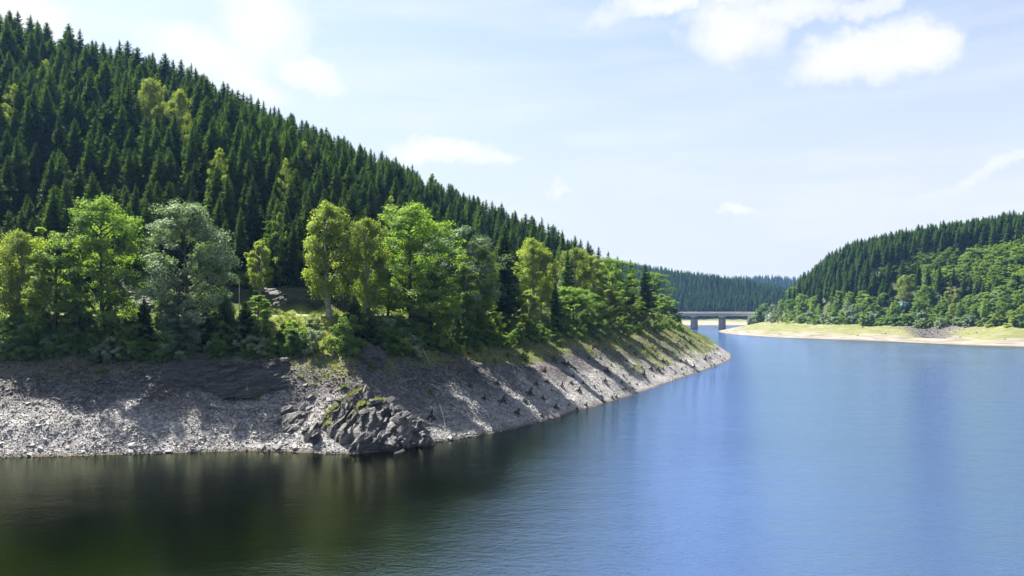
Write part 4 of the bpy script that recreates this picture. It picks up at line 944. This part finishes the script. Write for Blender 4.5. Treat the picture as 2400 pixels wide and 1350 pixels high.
def outcrop(name, px, py, wu, wv, amp, seed, label, nslab, cat='rock', ang=32, thick=.75, slab_scale=1.0):
    """layered slate: a bulge of the bank broken into leaning beds, with loose slabs"""
    x0, y0, z0 = ground_hit(px, py); n0 = slope_normal(x0, y0, e=3.0); up = Vector((0, 0, 1)); u = up.cross(n0).normalized(); v = n0.cross(u).normalized()
    if v.z < 0: u, v = -u, -v
    if u.x < 0: u = -u
    r = np.random.default_rng(seed); na, nb = int(wu * 8), int(wv * 8)
    a, b = np.meshgrid(np.linspace(-1.15, 1.15, na), np.linspace(-1.15, 1.15, nb)); U = a * wu / 2; W = b * wv / 2
    rr = (np.abs(a) ** 2.4 + np.abs(b) ** 2.4) ** (1 / 2.4) + .28 * fbm(U / 2.6, W / 2.6, seed, 3)
    body = np.clip(1 - rr, -1, 1); c, s = math.cos(rad(ang)), math.sin(rad(ang))
    L = U * c + W * s; Q = (-U * s + W * c) / thick + .75 * fbm(U / 3.0, W / 3.0, seed + 3, 3) + .22 * fbm(L / 1.1, W / .6, seed + 5, 2)
    bed = np.floor(Q); fr = Q - bed; hv = _hash(bed, np.floor(L / 3.5 + 3.1 * _hash(bed, bed, 9)), seed); hv2 = _hash(bed, np.floor(L / 1.3), seed + 1)
    D = amp * (np.sqrt(np.clip(body, 0, 1)) * (.55 + .55 * hv) + np.where(body > 0, .22 * (1 - fr) * (.4 + hv2), 0)) + np.where(body > 0, .06 * fbm(U / .5, W / .35, seed + 7, 3), 0) - np.where(body <= 0, .35 + np.clip(-body, 0, 1), 0)
    base = np.array([x0, y0, 0]); PX = x0 + u.x * U + v.x * W; PY = y0 + u.y * U + v.y * W; PZ = h_left(PX, PY, False)
    V = np.stack([PX + n0.x * D, PY + n0.y * D, PZ + n0.z * D], -1) - np.array([x0, y0, z0])
    I = np.arange(na * nb).reshape(nb, na); q = np.stack([I[:-1, :-1], I[:-1, 1:], I[1:, 1:], I[1:, :-1]], -1).reshape(-1, 4); q = q[(body.ravel()[q] > -.25).any(1)]
    e = link(name, None, None, (x0, y0, z0)); tag(e, label, cat)
    link('rock_body', mesh_np('rock_body', V.reshape(-1, 3), q, [M['rock']], False), e)
    Mx = Matrix((u, v, n0)).transposed().to_3x3()
    ok = np.argwhere(body > .12)
    for k in range(nslab):
        i, j = ok[r.integers(len(ok))]; p = V[i, j]; ln = r.uniform(.7, 3.0) * slab_scale; wd = r.uniform(.3, .8) * slab_scale; tk = r.uniform(.12, .34) * slab_scale
        pts = r.uniform(-1, 1, (14, 3)); pts = pts / (np.abs(pts) ** 4).sum(1, keepdims=True) ** .25 * .5 * np.array([ln, wd, tk])
        o = link('slab', hull_mesh('slab', pts, M['rock']), e, Vector(p) + n0 * (.02), (Mx @ Euler((r.normal(.35, .25), r.normal(0, .2), rad(ang) + r.normal(0, .22))).to_matrix()).to_euler())
    return e, (x0, y0, z0), u, v, n0, V.reshape(nb, na, 3), body
oc = outcrop('rock_outcrop', 872, 993, 12.8, 12.6, 2.0, 5, 'big tilted slate outcrop with grass on its ledges at the waterline', 80, slab_scale=1.3)
outcrop('rock_outcrop', 560, 890, 13.5, 8.0, 1.3, 15, 'dark shaded slate ledge under the dwarf spruces', 22, ang=24)
outcrop('rock_outcrop', 440, 880, 9.0, 7.0, .9, 16, 'rough dark ledge left of the shaded slate ledge', 14, ang=18)
outcrop('rock_outcrop', 684, 985, 3.2, 5.4, .7, 25, 'narrow slate rib left of the big outcrop', 10, ang=48, thick=.5)
outcrop('rock_outcrop', 860, 838, 5.6, 4.6, 1.6, 35, 'dark rounded boulder half buried under the bushes', 5, ang=70, thick=1.6)
outcrop('rock_outcrop', 800, 945, 2.6, 2.0, .6, 45, 'small dark rock lump above the big outcrop', 4, ang=20, thick=.5)
outcrop('rock_outcrop', 655, 905, 4.4, 3.2, .7, 55, 'broken dark rock right of the shaded ledge', 7, ang=26, thick=.5)

# rock cut behind the shore road
for px, py, wu, wv, sd_, lab in [(690, 690, 13, 5.5, 65, 'shade-darkened mossy rock cut above the shore road behind the bare-trunked birch'), (330, 695, 10, 5, 66, 'shaded rock cut behind the road between the two big trees')]:
    outcrop('rock_cut', px, py, wu, wv, .6, sd_, lab, 5, 'rock', 12, .9)

# grass
def tuft_mesh(seed, n=16, h=.55, sp=.30):
    r = np.random.default_rng(seed); V = []
    for i in range(n):
        a = r.uniform(0, 6.28); b = np.array([np.cos(a), np.sin(a), 0]) * r.uniform(0, sp * .6); ln = h * r.uniform(.55, 1.2); o = np.array([np.cos(a), np.sin(a), 0]); s = np.array([-np.sin(a), np.cos(a), 0]) * .035
        V += [b - s, b + s, b + o * ln * r.uniform(.2, .7) + np.array([0, 0, ln])]
    return mesh_np('tuft', np.array(V), np.arange(3 * n).reshape(-1, 3), [M['grass']])
TUFT = [tuft_mesh(i) for i in range(4)]
SRC_T = []
e0, (ox, oy, oz), u_, v_, n_, PV, BD = oc
nb, na = BD.shape
led = [(-.55, .72), (-.45, .78), (-.35, .82), (-.25, .86), (-.6, .6), (-.7, .5), (-.1, .85), (.05, .86), (.1, .30), (.0, .28), (-.1, .27), (.2, .34), (.28, .38), (-.2, .22), (.35, .42), (-.3, .12), (-.38, .10), (.5, .7), (.6, .55), (-.75, .38), (-.65, .66), (-.5, .84), (-.15, .25), (.15, .33)]
for i, (a, b) in enumerate(led):
    j = int((a + 1.15) / 2.3 * (na - 1)); k = int((b + 1.15) / 2.3 * (nb - 1)); p = PV[k, j]
    o = link('grass_tuft', TUFT[i % 4], None, (ox + p[0], oy + p[1], oz + p[2] - .05), (0, 0, i), (1.5, 1.5, 1.1)); tag(o, 'bright grass tuft growing on a ledge of the big slate outcrop', 'grass', 'grass tufts on the big outcrop')
    if i < 4: SRC_T.append(o)
n = 90000; gx = r2.uniform(-75, 92, n); gy = r2.uniform(84, 345, n); gd = sdist(gx, gy, SHORE_L, LAND_L); k = (gd > 3) & (gd < 31) & ~((gd > 26.4) & (gd < 30)); gx, gy, gd = gx[k], gy[k], gd[k]; gz = h_left(gx, gy)
gm = grass_mask(gx, gy, gz, gd)['grass']; pxx = 1200 + F * gx / gy
pr = np.where(gd > 23.2, .9, gm * np.interp(pxx, [0, 600, 640, 770, 800, 1400], [.10, .12, .8, .8, .2, .45])); k = r2.random(len(gx)) < pr; gx, gy, gz = gx[k], gy[k], gz[k]; n = len(gx); sc = r2.uniform(.5, 1.3, n)
# grass also sits along the back and the ledges of the outcrop
ext = [];
for i, (a, b) in enumerate(led):
    for q in range(9):
        aa, bb = a + r2.normal(0, .09), b + r2.normal(0, .05); j = int(np.clip((aa + 1.15) / 2.3 * (na - 1), 0, na - 1)); k = int(np.clip((bb + 1.15) / 2.3 * (nb - 1), 0, nb - 1)); p = PV[k, j]; ext.append((ox + p[0], oy + p[1], oz + p[2] - .04))
P = np.vstack([np.stack([gx, gy, gz - .03], 1), np.array(ext)]); sc = np.concatenate([sc, r2.uniform(.5, .9, len(ext))]); n = len(P)
scatter('grass', P, np.stack([0 * sc, 0 * sc, r2.uniform(0, 6.28, n)], 1), np.repeat(sc[:, None], 3, 1), r2.integers(0, 4, n), [SRC_T], 'yellow-green grass on the left verge, bank top and point', 'grass')

# stumps
def stump_mesh(seed):
    r = np.random.default_rng(seed); b = MB(); h = r.uniform(.55, .95)
    b.tube([(0, 0, .12), (.03, 0, .5 * h), (r.normal(0, .06), r.normal(0, .06), h)], [.30, .20, .17], 8)
    nr = int(r.integers(6, 9))
    for i in range(nr):
        a = i * 6.283 / nr + r.normal(0, .25); L = r.uniform(.7, 1.25); f = np.array([np.cos(a), np.sin(a), 0]); w = r.normal(0, .12)
        s = np.array([-np.sin(a), np.cos(a), 0])
        b.tube([f * .08 + (0, 0, .50 * h), f * .35 * L + (0, 0, .36 * h), f * .72 * L + s * w + (0, 0, .08), f * L + s * 2 * w + (0, 0, -.28)], [.13, .10, .065, .03], 6)
        if r.random() < .6: b.tube([f * .4 * L + (0, 0, .3 * h), f * .75 * L - s * .3 + (0, 0, .05), f * .95 * L - s * .5 + (0, 0, -.25)], [.06, .045, .02], 5)
    if r.random() < .7: b.tube([(0, 0, .8 * h), (.08, .03, h * 1.25), (.05, .06, h * 1.5)], [.08, .05, .015], 5)
    return b.mesh('stump', [M['stump']], True)
STUMPS = [stump_mesh(500 + i) for i in range(7)]
SP = [(570, 605, 1.35), (770, 550, 1.3), (730, 600, .8), (870, 585, .9), (970, 650, 1.3), (675, 700, 1.35), (860, 715, .9), (1190, 635, 1), (880, 380, 1.15), (1030, 320, 1.5), (1060, 325, 1.2), (1095, 415, .9), (1010, 495, 1.1), (1085, 470, 1), (1140, 530, 1.3), (1170, 470, .8), (820, 470, .9), (1335, 455, 1), (1350, 385, 1.6), (1385, 335, .9), (1475, 410, .8), (1520, 405, .7), (1460, 460, .8), (1520, 465, .7), (1575, 475, .7), (1310, 570, .9), (1310, 600, .9), (1390, 580, 1), (1420, 575, 1), (1490, 515, .8), (1545, 505, .9), (1470, 510, .6), (1610, 350, 1.1), (1680, 365, 1.5), (1735, 370, 1.4), (1770, 355, .8), (1625, 405, 1.4), (1700, 420, 1), (1550, 360, .8), (1865, 390, .7), (1910, 365, .9), (1945, 350, .8), (2005, 345, 1.3), (1925, 400, .9), (2000, 380, .8), (2080, 350, .7), (2130, 335, .9), (2155, 330, .8), (2215, 297, .9), (2235, 285, .9), (2085, 290, 1.5), (2120, 275, 1.2), (2160, 245, 1), (2180, 207, 1.1), (2100, 260, .8), (1945, 300, 1), (1905, 300, 1), (1980, 270, .9), (1850, 290, 1), (1770, 300, 1.2), (1730, 260, 1), (1690, 205, 1), (1740, 155, 1), (1410, 155, 1.1), (1240, 205, 1), (1520, 195, 1), (1560, 240, 1.1), (1340, 215, 1), (1215, 285, 1), (1500, 300, 1), (1895, 155, 1.4), (1940, 185, 1.2), (1975, 155, 1.2), (2040, 145, .9), (1880, 172, 1.2), (1915, 202, 1), (1800, 230, .8), (1840, 237, .8), (1890, 235, .8), (1650, 245, .9), (1620, 200, .9), (1450, 130, 1), (1930, 120, 1), (1960, 135, .9), (2010, 180, .9), (2060, 190, 1), (2120, 215, .9), (2150, 225, 1), (1300, 280, .9), (365, 380, 1.1), (325, 490, 1), (525, 470, 1), (430, 585, .9), (905, 455, .8), (935, 520, .7), (1255, 490, .8), (1125, 660, .8), (1065, 630, .6), (30, 740, 1.6), (1715, 225, .9), (1590, 165, .8), (2070, 240, .8), (2200, 265, .8)]
NAMED = {0: 'spidery black stump first in line right of the big outcrop', 1: 'tall dark stump on the pale gravel uphill of the first stump', 4: 'squat dark stump near the water in mid bank', 5: 'leaning dark stump closest to the water right of the outcrop', 9: 'wide black root tangle high on the shaded slope', 18: 'largest spidery stump in the sunlit middle of the bank', 42: 'upright stump on the ledges near the tip of the point', 33: 'broad stump left of its twin on pale gravel', 34: 'broad stump right of its twin on pale gravel', 50: 'big dark stump at the edge of the yellow grass near the tip', 53: 'stump standing out against the water on the point', 99: 'dark root tangle against the right side of the big outcrop'}
for i, (zx, zy, s) in enumerate(SP):
    px, py = 1000 + zx / 3.2, 750 + zy / 3.2 + 3.0
    x, y, z = ground_hit(px, py)
    if z > 13 or y > 410: continue
    zone = 'on the shaded dark scree' if px < 1330 and py < 900 else 'on the pale gravel in mid bank' if px < 1480 and py >= 850 else 'on the striped ledges along the waterline' if z < 2.6 else 'in the yellow-green grass of the point'
    o = link('tree_stump', STUMPS[i % 7], None, (x, y, z - .05), lay(x, y, rng.uniform(0, 6.28), .06, .9), (s * .64, s * .64, s * .8 * rng.uniform(.85, 1.2)))
    tag(o, NAMED.get(i, f'small dark tree stump with bare roots {zone}'), 'stump', 'tree stumps on the bare bank')
# fallen logs and poles on the bank
for (a, b, r_, lab) in [((965, 800), (1012, 852), .09, 'long bleached pole lying down the scree slope'), ((985, 812), (1008, 858), .07, 'shorter bleached pole beside the long one'), ((1062, 830), (1042, 812), .08, 'grey branch lying at the head of the dark scree'), ((1030, 955), (1046, 1005), .12, 'bleached log leaning by the root tangle right of the outcrop'), ((1010, 905), (1040, 922), .08, 'short grey log on the sunlit streak of scree'), ((1148, 790), (1185, 832), .08, 'thin pale log lying in the grass streak below the central trees')]:
    p = Vector(ground_hit(*a)); q = Vector(ground_hit(*b)); d = q - p; L = d.length; b_ = MB(); t = np.linspace(0, 1, 6)
    b_.tube(np.stack([.06 * np.sin(t * 5), .05 * np.cos(t * 4), t * L], 1), np.linspace(r_ * 1.2, r_ * .5, 6), 7); b_.tube([(0, 0, L * .6), (.2, .15, L * .72), (.25, .35, L * .8)], [r_ * .4, r_ * .3, .01], 5)
    o = link('fallen_log', b_.mesh('fallen_log', [M['driftwood']], True), None, p + Vector((0, 0, .22)), d.to_track_quat('Z', 'Y').to_euler()); tag(o, lab, 'log')

# ---------------------------------------------------------------- thin post by the road
b = NB('weathered grey metal'); M['post'] = b.out(b.bsdf(b.mix(b.noise(b.obj(), 4, 3), (.20, .20, .19), (.34, .34, .33)), .55, .4))
x, y, z = left_at(561, 25.4); h = ZC + (HY - 658) * y / F - z
e = link('signal_post', None, None, (x, y, z)); tag(e, 'thin grey post standing at the shore road', 'post')
b = MB(); b.tube([(0, 0, -.4), (0, 0, h * .5), (0, 0, h)], [.07, .06, .05], 8); link('pole', b.mesh('pole', [M['post']], True), e)
b = MB(); b.box((0, 0, h + .08), (.22, .22, .14)); link('cap', b.mesh('cap', [M['post']]), e)

# ---------------------------------------------------------------- bridge
def concrete(name, c1, c2, sc=.5):
    b = NB(name); p = b.obj(); n = b.noise(p, sc, 5, .65); mp = b.node('ShaderNodeMapping'); b.l.new(p, mp.inputs['Vector']); mp.inputs['Scale'].default_value = (1, 1, .12); st = b.noise(mp.outputs[0], 1.3, 3)
    return b.out(b.bsdf(b.mix(b.rng(b.math('ADD', b.math('MULTIPLY', n, .5), b.math('MULTIPLY', st, .5)), .35, .65), c1, c2), .85, .25, b.bump(n, .3, .05)))
M['girder'] = concrete('grey girder', (.50, .51, .53), (.62, .63, .64)); M['parapet'] = concrete('pale pink parapet', (.74, .64, .62), (.84, .75, .72))
M['pier'] = concrete('pier masonry', (.22, .19, .18), (.33, .295, .28)); M['pier_top'] = concrete('pier dark top', (.15, .14, .14), (.22, .20, .20)); M['cap'] = concrete('pier head', (.52, .51, .49), (.62, .61, .58))
A = Vector((189.8, 800, 0)); dirv = Vector((25.0, -15.0, 0)); span = dirv.length; ang = math.atan2(dirv.y, dirv.x)
br = link('road_bridge', None, None, A, (0, 0, ang)); tag(br, 'low concrete road bridge on tall piers across the far arm', 'bridge')
x0, x1 = -5.2 * span, 4.1 * span
def bpart(name, parts, mat, parent=br):
    b = MB()
    for c, s in parts: b.box(c, s)
    me = b.mesh(name, [mat]); o = link(name, me, parent); md = o.modifiers.new('bevel', 'BEVEL'); md.width = .06; md.segments = 2; return o
xm, xl = (x0 + x1) / 2, x1 - x0
bpart('girder', [((xm, 0, 13.5), (xl, 8.4, 1.9))], M['girder'])
bpart('deck', [((xm, 0, 14.95), (xl, 10.8, .9))], M['girder'])
for sgn in (-1, 1):
    pr_ = bpart('parapet', [((xm, sgn * 5.15, 15.83), (xl, .45, .8))], M['parapet'])
    bpart('handrail', [((xm, sgn * 5.15, 16.75), (xl, .12, .12))], M['parapet'], pr_)
    for k in range(int(xl / 6)):
        if -60 < x0 + 3 + 6 * k < 110: bpart('railing_post', [((x0 + 3 + 6 * k, sgn * 5.15, 16.46), (.12, .12, .46))], M['parapet'], pr_)
for k in range(-3, 4):
    b = MB(); w0, w1, l0, l1 = 2.9, 2.5, 4.3, 3.9
    V = [(-w0, -l0, -9), (w0, -l0, -9), (w0, l0, -9), (-w0, l0, -9), (-w1, -l1, 9.3), (w1, -l1, 9.3), (w1, l1, 9.3), (-w1, l1, 9.3)]
    b.add(V, [(0, 1, 5, 4), (1, 2, 6, 5), (2, 3, 7, 6), (3, 0, 4, 7), (4, 5, 6, 7)]); b.v[-1] = b.v[-1] + np.array([k * span, 0, 0])
    p = link('pier', b.mesh('pier', [M['pier']]), br)
    bpart('pier_neck', [((k * span, 0, 10.3), (4.7, 7.5, 2.0))], M['pier_top'], p); bpart('pier_head', [((k * span, 0, 11.92), (5.2, 8.2, 1.24))], M['cap'], p)
for k, xx in enumerate((x0, x1)): bpart('abutment', [((xx, 0, 7.0), (8, 11.5, 14.1))], M['pier'])

# ---------------------------------------------------------------- teal shed between the right shore trees
def flat(name, c, rough=.5, var=.2):
    b = NB(name); return b.out(b.bsdf(b.mix(b.noise(b.obj(), 1.2, 4), tuple(v * (1 - var) for v in c), tuple(v * (1 + var) for v in c)), rough, .4))
M['teal'] = flat('teal paint', (.02, .13, .11)); M['pale_trim'] = flat('pale trim', (.55, .60, .58)); M['glass'] = flat('dark pane', (.02, .03, .035), .1)
x, y, z = ground_hit(2124, 722, h_right, 380, 640, .5); e = link('shed', None, None, (x, y - 2, z), (0, 0, rad(8))); tag(e, 'long teal-green shed glimpsed between the trees of the right shore', 'shed')
def sp(name, c, s, mat, parent=None):
    b = MB(); b.box(c, s); return link(name, b.mesh(name, [mat]), parent or e)
w_ = sp('wall', (0, 0, .8), (9.5, 3.2, 4.4), M['teal']); sp('roof', (0, -.1, 3.12), (10.1, 3.9, .22), M['pale_trim']); sp('door', (-3.2, -1.63, 1.0), (1.1, .08, 2.1), M['pale_trim'])
for k in (-1, 1, 3): f_ = sp('window', (k, -1.63, 1.6), (1.2, .08, .9), M['pale_trim']); sp('pane', (k, -1.68, 1.6), (1.0, .05, .7), M['glass'], f_)
for k in range(11): sp('foundation_post' if k in (0, 10) else 'batten', (-4.6 + .92 * k, -1.62, 1.0), (.08, .05, 3.8), M['teal'], w_)

# ---------------------------------------------------------------- haze
hz = NB('haze'); vol = hz.node('ShaderNodeVolumePrincipled'); vol.inputs['Color'].default_value = (.26, .52, 1.0, 1); vol.inputs['Density'].default_value = HAZE; vol.inputs['Anisotropy'].default_value = .3
o_ = hz.node('ShaderNodeOutputMaterial'); hz.l.new(vol.outputs[0], o_.inputs['Volume'])
if HAZE > 0:
    b = MB(); b.box((0, 1500, 65), (13000, 9800, 152)); hb = link('haze', b.mesh('haze', [hz.m])); tag(hb, kind='stuff')
